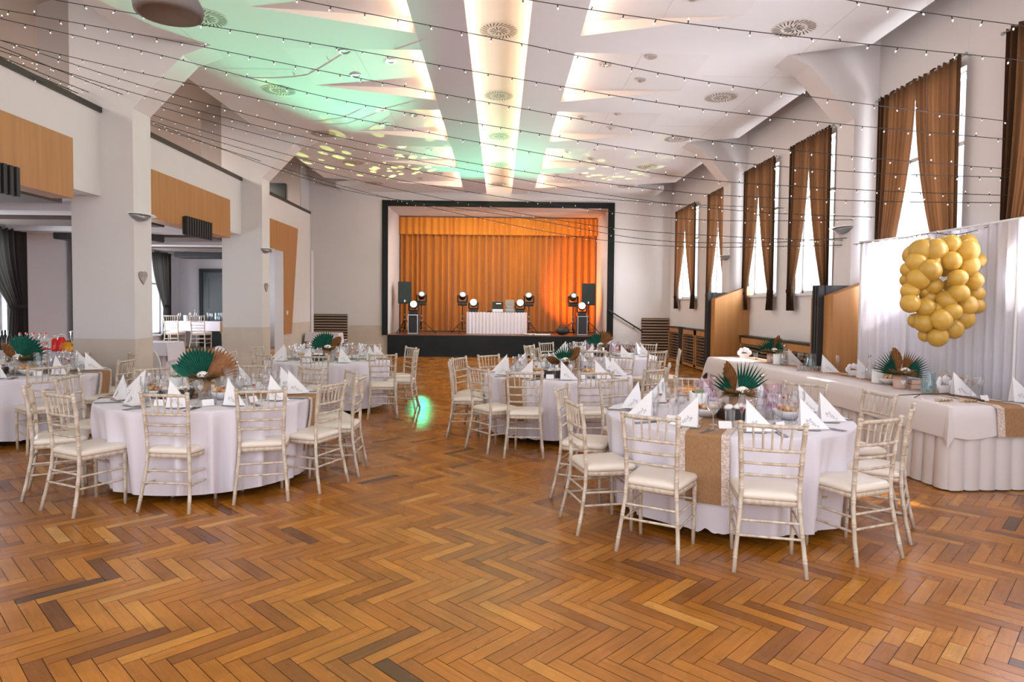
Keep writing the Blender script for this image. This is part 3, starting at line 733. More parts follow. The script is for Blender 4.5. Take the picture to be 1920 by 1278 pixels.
def head_tpl(wash):
    b = MB(); b.box(-0.13, -0.12, 0, 0.13, 0.12, 0.09, 0.02); b.box(-0.05, -0.125, 0.02, 0.05, -0.12, 0.07); t = [('base', b.mesh('base', M['blackm']))]
    b = MB(); b.box(-0.155, -0.05, 0.09, 0.155, 0.05, 0.13, 0.02)
    for s in (-1, 1): b.box(s*0.155, -0.05, 0.10, s*0.115, 0.05, 0.31, 0.015)
    t.append(('yoke', b.mesh('yoke', M['blackm'])))
    rr = 0.112 if wash else 0.10; tilt = R(12) if wash else R(28)
    b = MB(); pr = [(0.04, -0.12), (rr*0.8, -0.11), (rr, -0.05), (rr, 0.10), (rr*0.93, 0.115), (rr*0.9, 0.10)]
    b.lathe(pr, 20)
    if not wash: b.box(-0.1, 0.0, -0.14, 0.1, 0.09, 0.02, 0.03)
    mt = Matrix.Translation((0, 0, 0.28)) @ Matrix.Rotation(PI/2 - tilt, 4, 'X')
    me = b.mesh('head', M['blackm']); me.transform(mt)
    b = MB(); r1 = rr*0.88 if wash else 0.052; b.lathe([(0.001, 0.112), (r1*0.8, 0.11), (r1, 0.104)], 20); b.ball((0, 0, 0.10), 0.01)
    ml = b.mesh('lens', M['lens']); ml.transform(mt)
    b = MB(); b.lathe([(r1, 0.100), (rr*0.93, 0.100)], 20); mg = b.mesh('bezel', M['grey']); mg.transform(mt)
    t.append(('head', me, [('lens', ml), ('bezel', mg)]))
    return t
HW, HS = head_tpl(True), head_tpl(False)
for x, lab in ((-3.04, 'orange-curtain end nearest the gallery'), (2.86, 'orange-curtain end nearest the handrail')):
    spawn('speaker_stand', TRI, (x, 21.15, ZT), 0.2, 'black tripod carrying the loudspeaker at the %s' % lab, 'stand', 'loudspeaker tripods on the stage')
    spawn('loudspeaker', SPK, (x, 21.15, ZT+0.95), R(6 if x < 0 else -6), 'tall black loudspeaker on a tripod at the %s' % lab, 'speaker', 'loudspeakers on the stage')
for i, x in enumerate((-2.52, -1.2, 0.95, 2.38)):
    lab = ['beside the flight case on the gallery side', 'at the gallery end of the DJ table', 'at the window end of the DJ table', 'behind the flight case on the window side'][i]
    spawn('lighting_stand', TRI2, (x, 21.25, ZT), R(30*i), 'black lighting tripod on stage ' + lab, 'stand', 'lighting tripods on the stage')
    spawn('moving_head_light', HS, (x, 21.25, ZT+0.90), R((8, 6, -8, 6)[i]), 'small moving-head spotlight on a tripod ' + lab, 'stage light', 'moving-head spotlights on tripods', 1.12)
b = MB(); b.box(-0.15, -0.2, 0.02, 0.15, 0.2, 0.60); fc = [('case_body', b.mesh('case_body', M['blackm']))]
b = MB()
for sx in (-1, 1):
    for sy in (-1, 1): b.box(sx*0.135, sy*0.185, 0.01, sx*0.158, sy*0.208, 0.61)
for z in (0.01, 0.585):
    for sy in (-1, 1): b.box(-0.15, sy*0.19, z, 0.15, sy*0.208, z+0.025)
    for sx in (-1, 1): b.box(sx*0.14, -0.2, z, sx*0.158, 0.2, z+0.025)
fc.append(('edge_trim', b.mesh('edge_trim', M['steel'])))
for x, lab in ((-2.72, 'gallery'), (2.62, 'window')):
    spawn('flight_case', fc, (x, 20.85, ZT), 0, 'upright black flight case with silver edges on the %s side of the stage' % lab, 'case', 'flight cases on the stage')
    spawn('moving_head_light', HW, (x, 20.85, ZT+0.61), R(4 if x < 0 else -6), 'large round wash light on the flight case on the %s side' % lab, 'stage light', 'round wash lights', 1.08)
# DJ table
o = empty('dj_table', (-0.09, 21.3, ZT), 0, 'long table on the stage under a pleated white skirt', 'table')
b = MB(); b.box(-0.93, -0.35, 0.66, 0.93, 0.35, 0.69); part('tabletop', b, M['blackm'], o)
for sx in (-1, 1):
    for sy in (-1, 1): b = MB(); b.box(sx*0.85, sy*0.28, 0, sx*0.82, sy*0.25, 0.66); part('leg', b, M['blackm'], o)
o = empty('table_skirt', (-0.09, 21.3, ZT), 0, 'pleated white skirt hanging round the table on the stage', 'tablecloth')
b = MB(); pleats(b, (-0.95, -0.38), (0.95, -0.38), 0.70, 0.01, 0.015, 17, seg=170, zseg=2); pleats(b, (0.95, -0.38), (0.95, 0.36), 0.70, 0.01, 0.015, 6, seg=50, zseg=2); pleats(b, (-0.95, 0.36), (-0.95, -0.38), 0.70, 0.01, 0.015, 6, seg=50, zseg=2)
part('skirt', b, M['cloth'], o)
ZD = ZT+0.69
for x, lab in ((-0.84, 'gallery'), (0.66, 'window')):
    spawn('moving_head_light', HW, (x, 21.2, ZD), 0, 'large round wash light on the %s end of the DJ table' % lab, 'stage light', 'round wash lights', 1.08)
o = empty('laptop', (-0.06, 21.3, ZD+0.10), 0, 'open black laptop behind a grey mixer on the DJ table', 'laptop')
b = MB(); b.box(-0.17, -0.12, 0, 0.17, 0.12, 0.015); part('keyboard', b, M['grey'], o)
b = MB(); b.add([(-0.18, 0.12, 0.015), (0.18, 0.12, 0.015), (0.18, 0.17, 0.25), (-0.18, 0.17, 0.25), (-0.18, 0.13, 0.015), (0.18, 0.13, 0.015), (0.18, 0.18, 0.25), (-0.18, 0.18, 0.25)], [(0, 1, 2, 3), (4, 7, 6, 5), (0, 4, 5, 1), (2, 6, 7, 3), (0, 3, 7, 4), (1, 5, 6, 2)]); p_ = part('screen', b, M['screen'], o)
b = MB(); b.add([(-0.05, 0.150, 0.18), (0.10, 0.150, 0.18), (0.10, 0.154, 0.20), (-0.05, 0.154, 0.20)], [(0, 1, 2, 3)]); part('screen_text', b, M['lens'], p_)
b = MB(); b.box(-0.24, 21.05, ZD, 0.12, 21.40, ZD+0.10, 0.015); tag(link('audio_mixer', b.mesh('audio_mixer', M['steel'])), 'grey audio mixer under the open laptop', 'mixer')
o = empty('photo_printer', (0.33, 21.25, ZD), 0, 'grey boxy printer with a raised lid on the DJ table', 'printer')
b = MB(); b.box(-0.16, -0.15, 0, 0.16, 0.15, 0.11, 0.02); b.box(-0.11, -0.1, 0.11, 0.11, 0.12, 0.20, 0.01); part('body', b, M['grey'], o)
b = MB(); b.box(-0.14, 0.08, 0.20, 0.14, 0.10, 0.42); part('lid', b, mat('warm_grey', (0.35, 0.30, 0.26), 0.5), o)
b = MB(); b.box(-0.40, 21.15, ZD, -0.26, 21.35, ZD+0.06, 0.01); tag(link('effects_box', b.mesh('effects_box', M['blackm'])), 'low black box on the DJ table beside the mixer', 'box')
b = MB(); b.ball((0, 0, 0.13), 0.13, 12, 8, 1.7, 1.0, 0.95); b.tube([(-0.12, 0, 0.22), (-0.06, 0, 0.32), (0.06, 0, 0.32), (0.12, 0, 0.22)], 0.012, 6)
tag(link('equipment_bag', b.mesh('equipment_bag', M['blackm']), None, (2.0, 20.7, ZT)), 'soft black equipment bag on the stage floor by the flight case', 'bag')
b = MB()
for k in range(4): b.tube([(0.12*cos(a*0.4+k)*(1+0.2*k), 0.10*sin(a*0.4+k), 0.012+0.008*k) for a in range(16)], 0.008, 5)
tag(link('cable_coil', b.mesh('cable_coil', M['white']), None, (0.95, 20.55, ZT)), 'loose coil of white cable at the stage edge', 'cable')
b = MB(); b.box(1.10, 20.45, ZT, 1.60, 20.53, ZT+0.04, 0.01); tag(link('power_strip', b.mesh('power_strip', M['white'])), 'white power strip lying at the stage edge', 'power strip')
# ================================================================== COLUMN AND WALL DECOR
def sconce_tpl():
    b = MB(); prof = []
    n = 10; vs = []
    for i in range(n+1):
        t = i/n; y = -0.24+0.48*t; w_ = 0.13*math.sin(PI*min(1, max(0, t)))**0.6+0.004
        vs += [(0, y, 0.0), (w_, y, 0.015), (w_*0.4, y, -0.06*math.sin(PI*t)-0.002), (0, y, -0.07*math.sin(PI*t)-0.002)]
    fs = [(i*4+k, i*4+(k+1) % 4, (i+1)*4+(k+1) % 4, (i+1)*4+k) for i in range(n) for k in range(4)]
    b.smooth = True; b.add(vs, fs); t_ = [('body', b.mesh('body', M['sconce']))]
    b = MB(); b.prism([(0, -0.26), (0.13, -0.17), (0.19, 0.04), (0.12, 0.25), (0, 0.27)], 'z', 0.018, 0.028); t_.append(('glass_wing', b.mesh('glass_wing', M['frost'])))
    return t_
SC = sconce_tpl()
for (x, y, z, rz, lab) in ((-4.95, Y1+0.12, 2.77, 0, 'on the first column of the gallery'), (-4.95, Y2+0.15, 2.72, 0, 'on the second column of the gallery'),
                           (4.84, Y1+0.2, 2.72, PI, 'on the window-side pillar nearer the camera'), (4.84, Y2+0.2, 2.68, PI, 'on the window-side pillar nearer the stage')):
    o = spawn('wall_uplight', SC, (x, y, z), rz, 'grey wing-shaped wall uplight ' + lab, 'wall lamp', 'wing-shaped wall uplights')
    lamp('uplight', 'SPOT', (x+(0.1 if rz == 0 else -0.1), y, z+0.06), (x+(0.1 if rz == 0 else -0.1), y, 6), 22, (1.0, 0.85, 0.7), spot_size=R(110), spot_blend=1.0) if False else None
def heart_pts(s): return [(s*16*sin(t)**3/17, s*(13*cos(t)-5*cos(2*t)-2*cos(3*t)-cos(4*t))/17) for t in [2*PI*i/36 for i in range(36)]]
b = MB(); hp = heart_pts(0.10); b.tube([(0, p_[0], p_[1]) for p_ in hp+[hp[0]]], 0.009, 6)
for k in (0.75, 0.5, 0.28): b.tube([(0.004, p_[0]*k, p_[1]*k) for p_ in hp+[hp[0]]], 0.008, 5)
for i in range(0, 36, 4): b.tube([(0.0, hp[i][0], hp[i][1]), (0.008, 0, -0.01)], 0.005, 5)
HM = b.mesh('wicker_heart', M['heartm'])
spawn('wicker_heart', HM, (-4.935, Y1+0.2, 1.95), 0, 'small whitish wicker heart hung on the first column', 'decoration', 'wicker hearts on the columns')
spawn('wicker_heart', HM, (-4.935, Y2+0.2, 1.95), 0, 'small whitish wicker heart hung on the second column', 'decoration', 'wicker hearts on the columns')
b = MB(); b.box(XL+0.03, 16.58, 1.32, XL+0.045, 16.68, 1.42, 0.004); tag(link('light_switch', b.mesh('light_switch', M['white'])), 'small white light switch on the tapering wood panel', 'switch')

# ================================================================== CHAIRS
def ringed(pts, r, n=8, rings=(), amp=1.2, step=0.03, taper=None):
    """tube with bamboo rings; rings = list of arc lengths"""
    pts = [Vector(p) for p in pts]; L_ = [0]
    for i in range(1, len(pts)): L_.append(L_[-1]+(pts[i]-pts[i-1]).length)
    tot = L_[-1]
    def P(s_):
        s_ = max(0, min(tot, s_))
        for i in range(1, len(pts)):
            if s_ <= L_[i]+1e-9: return pts[i-1].lerp(pts[i], (s_-L_[i-1])/max(1e-9, L_[i]-L_[i-1]))
        return pts[-1]
    ss = set([0, tot] + L_)
    for q in rings:
        for d in (-0.014, -0.009, -0.004, 0.004, 0.009, 0.014): ss.add(q+d)
    ss = sorted(s_ for s_ in ss if 0 <= s_ <= tot); out, rad = [], []
    for s_ in ss:
        rr = r*(1 if not taper else taper[0]+(taper[1]-taper[0])*s_/tot)
        for q in rings:
            d = round(abs(s_-q), 4)
            if d in (0.009,): rr *= amp
        out.append(P(s_)); rad.append(rr)
    return out, rad
def chair_tpl():
    t = []; K = 'cream'
    for s in (-1, 1):
        b = MB(); pts = [(s*0.205, -0.262, 0), (s*0.192, -0.228, 0.15), (s*0.172, -0.195, 0.35), (s*0.166, -0.190, 0.45), (s*0.168, -0.198, 0.60), (s*0.176, -0.215, 0.77), (s*0.184, -0.238, 0.905)]
        a_, r_ = ringed(pts, 0.0150, 8, (0.10, 0.25, 0.40, 0.52, 0.60, 0.69, 0.77, 0.88), taper=(0.9, 1.0)); b.tube(a_, r_, 8)
        b.ball((s*0.184, -0.239, 0.912), 0.019, 8, 6, sz=0.7); t.append(('leg', b.mesh('leg', M[K])))
        b = MB(); a_, r_ = ringed([(s*0.185, 0.150, 0), (s*0.188, 0.148, 0.2), (s*0.190, 0.145, 0.42)], 0.0155, 8, (0.12, 0.27, 0.36), taper=(0.8, 1.08)); b.tube(a_, r_, 8); t.append(('leg', b.mesh('leg', M[K])))
    def ring(sc, z, k=6):
        o_ = []
        base = [(-0.185, -0.20), (0.185, -0.20), (0.212, 0.185), (-0.212, 0.185)]
        for i, (x, y) in enumerate(base):
            px, py = base[i-1]; nx, ny = base[(i+1) % 4]
            r_ = 0.055
            d0 = Vector((px-x, py-y)).normalized()*r_; d1 = Vector((nx-x, ny-y)).normalized()*r_
            for j in range(4):
                u = j/3; q = (1-u)**2; w2 = 2*u*(1-u); e = u*u
                o_.append(((q*(x+d0.x)+w2*x+e*(x+d1.x))*sc, (q*(y+d0.y)+w2*y+e*(y+d1.y))*sc, z))
        return o_
    def stack(rs, smooth=True):
        b = MB(); n = len(rs[0]); b.smooth = smooth
        b.add([p for r_ in rs for p in r_], [(j*n+i, j*n+(i+1) % n, (j+1)*n+(i+1) % n, (j+1)*n+i) for j in range(len(rs)-1) for i in range(n)] + [tuple(range(n))[::-1], tuple((len(rs)-1)*n+i for i in range(n))]); return b
    t.append(('seat_frame', stack([ring(0.94, 0.405), ring(0.97, 0.408), ring(0.99, 0.432), ring(0.96, 0.436)]).mesh('seat_frame', M[K])))
    t.append(('seat_cushion', stack([ring(0.94, 0.437), ring(0.985, 0.446), ring(1.0, 0.458), ring(0.985, 0.472), ring(0.92, 0.483), ring(0.75, 0.490), ring(0.4, 0.494)]).mesh('seat_cushion', M['cushion'])))
    def rail(z, w_, y, r_, bow=0.012, nm='back_rail', rings=(0.03, 0.12, 0.24, 0.33)):
        b = MB(); pts = [(w_*(-1+2*i/6), y-bow*(1-((i-3)/3)**2), z) for i in range(7)]
        a_, rr = ringed(pts, r_, 7, rings); b.tube(a_, rr, 7); return (nm, b.mesh(nm, M[K]))
    t.append(rail(0.895, 0.180, -0.235, 0.0125, nm='top_rail', rings=(0.06, 0.12, 0.18, 0.24, 0.30)))
    t.append(rail(0.745, 0.172, -0.212, 0.011)); t.append(rail(0.662, 0.168, -0.203, 0.0095)); t.append(rail(0.590, 0.166, -0.198, 0.0095))
    for i in range(5):
        u = (-1+2*(i+1)/6); b = MB(); c0 = 0.012*(1-u*u)
        a_, rr = ringed([(u*0.150, -0.212-c0, 0.745), (u*0.168, -0.235-c0, 0.893)], 0.0062, 6, (0.035, 0.11)); b.tube(a_, rr, 6); t.append(('spindle', b.mesh('spindle', M[K])))
    def st(p0, p1): b = MB(); a_, rr = ringed([p0, p1], 0.0085, 6, (0.05, 0.18, 0.30)); b.tube(a_, rr, 6); return ('stretcher', b.mesh('stretcher', M[K]))
    for s in (-1, 1):
        t.append(st((s*0.178, -0.205, 0.29), (s*0.188, 0.147, 0.29))); t.append(st((s*0.184, -0.222, 0.20), (s*0.187, 0.149, 0.20)))
    t.append(st((-0.178, -0.205, 0.31), (0.178, -0.205, 0.31))); t.append(st((-0.188, 0.147, 0.31), (0.188, 0.147, 0.31))); t.append(st((-0.184, -0.222, 0.22), (0.184, -0.222, 0.22)))
    return t
CH = chair_tpl()
D16 = ['window side', 'window side slightly stageward', 'stage-window corner', 'stage side slightly windowward', 'stage side', 'stage side slightly galleryward', 'stage-gallery corner',
       'gallery side slightly stageward', 'gallery side', 'gallery side slightly cameraward', 'camera-gallery corner', 'camera side slightly galleryward', 'camera side', 'camera side slightly windowward', 'camera-window corner', 'window side slightly cameraward']
def d16(a): return D16[int(((a % 360)+11.25)//22.5) % 16]
def chair_at(cx, cy, ang, Rr, head, tname, used, short=False):
    """Rr: distance of the top of the back from the table centre"""
    bx, by = cx+Rr*cos(R(ang)), cy+Rr*sin(R(ang)); h = R(head)
    x, y = bx+0.24*cos(h), by+0.24*sin(h)
    lab = 'cream-cushioned bamboo-style chair, %s, %s' % (tname, d16(ang))
    while lab in used: ang += 11; lab = 'cream-cushioned bamboo-style chair, %s, %s' % (tname, d16(ang))
    used.add(lab)
    spawn('chiavari_chair', CH, (x, y, 0), h-PI/2, lab, 'chair', 'chairs around the ' + tname)

TABLES = {
 'nearest round table': ((1.77, 5.02), 0.98, [(193.6, 1.27, 12), (227.6, 1.20, 58), (263.4, 1.17, 75), (304, 1.15, 112), (337, 1.24, 145), (13, 1.41, 188), (42, 1.42, 228), (84, 1.36, 250), (119, 1.38, 300), (155, 1.36, 338)]),
 'front column-side table': ((-2.75, 6.2), 1.0, [(246, 1.36, 63), (214, 1.36, 29), (183, 1.25, 2), (140, 1.16, 318), (92, 1.15, 272), (52, 1.17, 238), (25, 1.36, 210), (2, 1.44, 180), (339, 1.40, 158), (312, 1.27, 105), (280, 1.22, 84)]),
 'middle round table': ((0.74, 8.2), 0.95, [(227, 1.42, 38), (186, 1.36, 2), (161, 1.34, 335), (134, 1.28, 310), (88, 1.28, 268), (40, 1.25, 232), (9, 1.30, 185), (342, 1.36, 165), (315, 1.40, 128), (282, 1.36, 96), (251, 1.45, 87)]),
 'table nearest the stage': ((1.80, 11.4), 0.95, [(298, 1.42, 118), (322, 1.42, 168), (40, 1.3, 222), (98, 1.3, 270), (135, 1.3, 312), (178, 1.28, 330), (205, 1.36, 20), (255, 1.3, 78)]),
 'back column-side table': ((-2.62, 10.15), 0.96, [(208, 1.38, 10), (247, 1.40, 50), (277, 1.45, 88), (314, 1.45, 100), (352, 1.38, 178), (24, 1.30, 214), (72, 1.28, 252), (115, 1.28, 295), (165, 1.28, 350)]),
 'gallery round table': ((-5.75, 7.90), 0.93, [(318, 1.32, 140), (1, 1.30, 181), (44, 1.25, 222), (88, 1.0, 268)]),
}
TC = {'nearest round table': ((1.80, 5.16), 0.93), 'front column-side table': ((-2.62, 6.02), 0.92), 'middle round table': ((0.74, 8.22), 0.92),
      'table nearest the stage': ((1.80, 11.4), 0.93), 'back column-side table': ((-2.62, 10.15), 0.94), 'gallery round table': ((-5.72, 7.93), 0.92)}
used = set()
for tn, ((cx, cy), r_, chs) in TABLES.items():
    for (a_, Rr, hd) in chs:
        if tn == 'gallery round table' and a_ == 88: Rr = 1.02
        chair_at(cx, cy, a_, Rr, hd, tn, used)
for (x, y, lab) in ((4.60, 6.85, 'behind the long head table at its camera end, by the frosted drape'), (4.62, 8.55, 'behind the long head table where the drape ends'), (4.44, 10.6, 'behind the far end of the long head table')):
    spawn('chiavari_chair', CH, (x, y, 0), R(180)-PI/2, 'cream-cushioned bamboo-style chair ' + lab, 'chair', 'chairs behind the head table')
for (x, y, rz, lab) in ((-8.45, 17.25, 90, 'at the raised side table, by the window'), (-7.75, 17.2, 90, 'at the raised side table, by the dark door'), (-7.2, 17.75, 172, 'at the end of the raised side table')):
    spawn('chiavari_chair', CH, (x, y, 0.36), R(rz)-PI/2, 'cream-cushioned bamboo-style chair ' + lab, 'chair', 'chairs on the raised platform')

# ================================================================== ROUND TABLES
def cloth_rad(r, z):
    """radius of the hanging cloth at height z: pushed inwards by the chairs"""
    t = (0.74-z)/0.66
    return r+0.006-0.095*max(0, t)**0.9
def cloth_round(r, seed, hem=0.075, ra=0):
    rr = random.Random(seed); n = 240; b = MB(); vs = []; nf = 21
    ph = [rr.uniform(0, 6.28) for _ in range(5)]
    prof = [(0.0, 0.752, 0), (r*0.5, 0.752, 0), (r-0.012, 0.752, 0), (r, 0.748, 0.0)] + [(cloth_rad(r, z), z, k) for (z, k) in ((0.735, 0.10), (0.69, 0.45), (0.60, 0.75), (0.45, 0.95), (0.25, 1.1), (hem, 1.25))]
    for (q, z, k) in prof:
        for i in range(n):
            a = 2*PI*i/n; w_ = a+0.10*sin(3*a+ph[3])+0.05*sin(7*a+ph[4])
            c1 = 0.5+0.5*cos(nf*w_+ph[0]); c2 = 0.5+0.5*cos((nf+14)*w_+ph[1])
            f = c1**2.2*(0.75+0.25*sin(2*a+ph[2]))+0.35*c2**2*(1 if k > 0.5 else 0.5)-0.25
            dd = abs(((a-ra+PI/2) % PI)-PI/2); calm = 1-math.exp(-(dd/0.21)**4); rad = max(0.001, q+0.085*k*(f*calm+0.1*(1-calm)))
            vs.append((rad*cos(a), rad*sin(a), z+((0.03*f-0.005) if k > 1.2 else 0)))
    b.smooth = True; m = len(prof)
    b.add(vs, [(j*n+i, j*n+(i+1) % n, (j+1)*n+(i+1) % n, (j+1)*n+i) for j in range(m-1) for i in range(n)])
    return b
def round_table(tn, c, r, seed, ra=0):
    o = empty('round_table', (c[0], c[1], 0), 0, 'round table frame under the cloth of the ' + tn, 'table', 'round banquet tables')
    b = MB(); b.lathe([(0.001, 0.715), (r-0.03, 0.715), (r-0.03, 0.742), (0.001, 0.742)], 40); part('tabletop', b, M['wood2'], o)
    for k in range(4):
        b = MB(); a = R(45+90*k); b.tube([(0.6*cos(a), 0.6*sin(a), 0), (0.55*cos(a), 0.55*sin(a), 0.715)], 0.018, 8); part('leg', b, M['grey'], o)
    tag(link('tablecloth', cloth_round(r, seed, ra=R(ra)).mesh('tablecloth', M['cloth']), None, (c[0], c[1], 0)), 'white floor-length round cloth on the ' + tn, 'tablecloth', 'round white tablecloths')
def runner(c, r, ang, w_, tn, drop=0.48):
    """burlap strip across the round table through its centre, hanging over both ends"""
    o = empty('table_runner', (c[0], c[1], 0), R(ang), 'burlap runner with lace edges across the ' + tn, 'table runner', 'burlap table runners')
    def strip(y0, y1, dz):
        b = MB(); e = r+0.006; zs = [0.757-drop+drop*k/6 for k in range(6)]+[0.742]
        side = [(cloth_rad(r, z)+0.010+0.018*min(1, (0.76-z)/0.12)+dz, z) for z in zs]+[(e-0.004, 0.757+dz)]
        pts = [(-x, z) for x, z in side]+[(0, 0.757+dz)]+[(x, z) for x, z in side[::-1]]
        vs = []
        for (x, z) in pts:
            for y in (y0, y1):
                k = e-math.sqrt(max(0, e*e-y*y)); s_ = -1 if x < 0 else 1
                vs.append((x if abs(x) < 0.1 else x-s_*k, y, z))
        return b.add(vs, [(2*i, 2*i+1, 2*i+3, 2*i+2) for i in range(len(pts)-1)])
    b = MB(); n = 6
    for i in range(n):
        y0, y1 = -w_/2+w_*i/n, -w_/2+w_*(i+1)/n; q = strip(y0, y1, 0); b.add(q.v, q.f)
    part('burlap', b, M['burlap'], o)
    for s in (-1, 1):
        b = MB()
        for j in range(2):
            y0 = s*(w_/2-0.012+0.026*j); y1 = s*(w_/2-0.012+0.026*(j+1)); q = strip(min(y0, y1), max(y0, y1), 0.003); b.add(q.v, q.f)
        part('lace', b, M['lace'], o, 'scalloped white lace edge')
RUN = {'nearest round table': 62.5, 'front column-side table': 2, 'middle round table': 52, 'back column-side table': 8, 'gallery round table': 10, 'table nearest the stage': 60}
for i, (tn, ((cx, cy), r_, chs)) in enumerate(TABLES.items()): round_table(tn, TC[tn][0], TC[tn][1], 20+i, RUN[tn])
for tn, a_ in RUN.items():
    (c, r_) = TC[tn]; runner(c, r_, a_, 0.26, tn)

# ---- small tableware prototypes
def napkin_tpl():
    A = (-0.055, 0, 0.215); E = (0.145, 0.0, 0.002); D1, D2 = (-0.055, -0.052, 0.0), (-0.055, 0.052, 0.0)
    b = MB(); th = 0.004
    for sgn, D in ((-1, D1), (1, D2)):
        v = [A, E, D]; n = (Vector(E)-Vector(A)).cross(Vector(D)-Vector(A)).normalized()*th
        if n.y*sgn > 0: n = -n
        v2 = [tuple(Vector(p)+n) for p in v]
        b.add(v+v2, [(0, 1, 2), (5, 4, 3), (0, 3, 4, 1), (1, 4, 5, 2), (2, 5, 3, 0)])
    b.tri((-0.05, 0, 0.19), (-0.04, -0.04, 0), (-0.04, 0.04, 0))
    t = [('folds', b.mesh('folds', M['napkin']))]
    for sgn, D in ((-1, D1), (1, D2)):
        b = MB(); e1 = (Vector(E)-Vector(D)).normalized(); nn = e1.cross(Vector(A)-Vector(D)).normalized(); e2 = nn.cross(e1).normalized()
        if e2.z < 0: e2 = -e2
        out = nn if nn.y*sgn > 0 else -nn
        def Q(u, v): return Vector(D)+e1*u+e2*v+out*0.002
        def curl(cu, cv, r0, turns, ph): return [Q(cu+r0*(1-0.8*i/9)*cos(ph+turns*i/9*2*PI), cv+r0*(1-0.8*i/9)*sin(ph+turns*i/9*2*PI)) for i in range(10)]
        for (cu, cv, r0, tu, p_) in ((0.060, 0.045, 0.018, 0.9, 0), (0.085, 0.038, 0.014, -1.0, 2), (0.105, 0.026, 0.011, 1.0, 1), (0.125, 0.018, 0.008, -0.9, 3), (0.045, 0.062, 0.010, 1.0, 4), (0.072, 0.066, 0.007, 1, 0)):
            b.tube(curl(cu, cv, r0, tu, p_), 0.0010, 4)
        t.append(('printed_motif', b.mesh('printed_motif', M['ink'])))
    return t
NAP = napkin_tpl()
def glass_mesh(kind):
    b = MB()
    if kind == 'wine': b.lathe([(0.034, 0), (0.032, 0.003), (0.005, 0.008), (0.004, 0.09), (0.018, 0.105), (0.036, 0.135), (0.040, 0.165), (0.034, 0.205)], 12)
    if kind == 'flute': b.lathe([(0.030, 0), (0.028, 0.003), (0.004, 0.008), (0.004, 0.085), (0.014, 0.105), (0.024, 0.15), (0.025, 0.20), (0.022, 0.225)], 12)
    if kind == 'tumbler': b.lathe([(0.001, 0.004), (0.030, 0.004), (0.030, 0.0), (0.034, 0.05), (0.037, 0.12)], 12)
    if kind == 'shot': b.lathe([(0.001, 0.004), (0.02, 0.004), (0.02, 0.0), (0.024, 0.06)], 10)
    if kind == 'martini': b.lathe([(0.036, 0), (0.034, 0.003), (0.004, 0.008), (0.004, 0.10), (0.03, 0.125), (0.058, 0.165), (0.062, 0.185)], 14)
    return b.mesh(kind, M['glass'])
GL = {k: glass_mesh(k) for k in ('wine', 'flute', 'tumbler', 'shot', 'martini')}
b = MB(); b.lathe([(0.001, 0.045), (0.022, 0.046), (0.0255, 0.062), (0.001, 0.062)], 10); drinkmesh = b.mesh('drink', M['red'])
flute_red = None
b = MB(); b.lathe([(0.001, 0.112), (0.010, 0.114), (0.015, 0.130), (0.001, 0.130)], 10); flute_red = b.mesh('red_fruit', M['red'])
def pitcher_tpl(g, h=0.22, fill=True):
    b = MB(); b.lathe([(0.001, 0.006), (0.05, 0.006), (0.055, 0), (0.066, 0.04), (0.070, 0.10), (0.060, 0.16), (0.062, h)], 18)
    t = [('body', b.mesh('body', g))]
    b = MB(); b.lathe([(0.001, 0.012), (0.05, 0.012), (0.062, 0.045), (0.065, 0.10), (0.057, 0.15), (0.001, 0.15)], 16); t.append(('drink', b.mesh('drink', M['water'])))
    b = MB(); b.tube([(0.060, 0, h-0.02), (0.10, 0, h-0.03), (0.115, 0, 0.13), (0.10, 0, 0.07), (0.068, 0, 0.06)], 0.007, 8); t.append(('handle', b.mesh('handle', g)))
    b = MB()
    for k in range(12):
        a = 2*PI*k/12; b.tube([(0.067*cos(a), 0.067*sin(a), 0.04), (0.071*cos(a), 0.071*sin(a), 0.10)], 0.004, 5)
    t.append(('ribs', b.mesh('ribs', g))); return t
PIT = {'pink': pitcher_tpl(M['pinkg']), 'blue': pitcher_tpl(M['blueg']), 'clear': pitcher_tpl(M['glass'])}
b = MB(); b.lathe([(0.001, 0.004), (0.042, 0.004), (0.045, 0.01), (0.046, 0.13), (0.040, 0.165), (0.016, 0.205), (0.013, 0.27), (0.016, 0.275), (0.016, 0.285)], 16); BOT = [('body', b.mesh('body', M['glass']))]
b = MB(); b.lathe([(0.001, 0.01), (0.042, 0.01), (0.043, 0.125), (0.037, 0.16), (0.001, 0.165)], 14); BOT.append(('water', b.mesh('water', M['water'])))
b = MB(); b.lathe([(0.015, 0.275), (0.018, 0.28), (0.018, 0.30), (0.001, 0.302)], 10); BOT.append(('stopper', b.mesh('stopper', M['steel'])))
# white frosted candle holder with greens on top
b = MB(); b.lathe([(0.001, 0), (0.066, 0), (0.070, 0.01), (0.070, 0.155), (0.062, 0.155), (0.060, 0.12), (0.001, 0.12)], 20); HOLD = [('holder', b.mesh('holder', M['porc']))]
b = MB()
for i in range(26):
    a, q = rnd.uniform(0, 6.28), rnd.uniform(0, 0.05); p0 = Vector((q*cos(a), q*sin(a), 0.14+rnd.uniform(0, 0.03))); d_ = Vector((cos(a+1), sin(a+1), rnd.uniform(-0.2, 0.6))).normalized()*0.035; n_ = d_.cross(Vector((0, 0, 1))).normalized()*0.012
    b.add([p0-d_, p0+n_, p0+d_, p0-n_], [(0, 1, 2, 3)])
HOLD.append(('greens', b.mesh('greens', M['leafg'])))
b = MB(); b.lathe([(0.001, 0.004), (0.04, 0.004), (0.05, 0), (0.10, 0.045), (0.115, 0.07), (0.112, 0.072), (0.09, 0.045), (0.001, 0.02)], 20); BOWL = [('dish', b.mesh('dish', M['porc']))]
BREAD = []
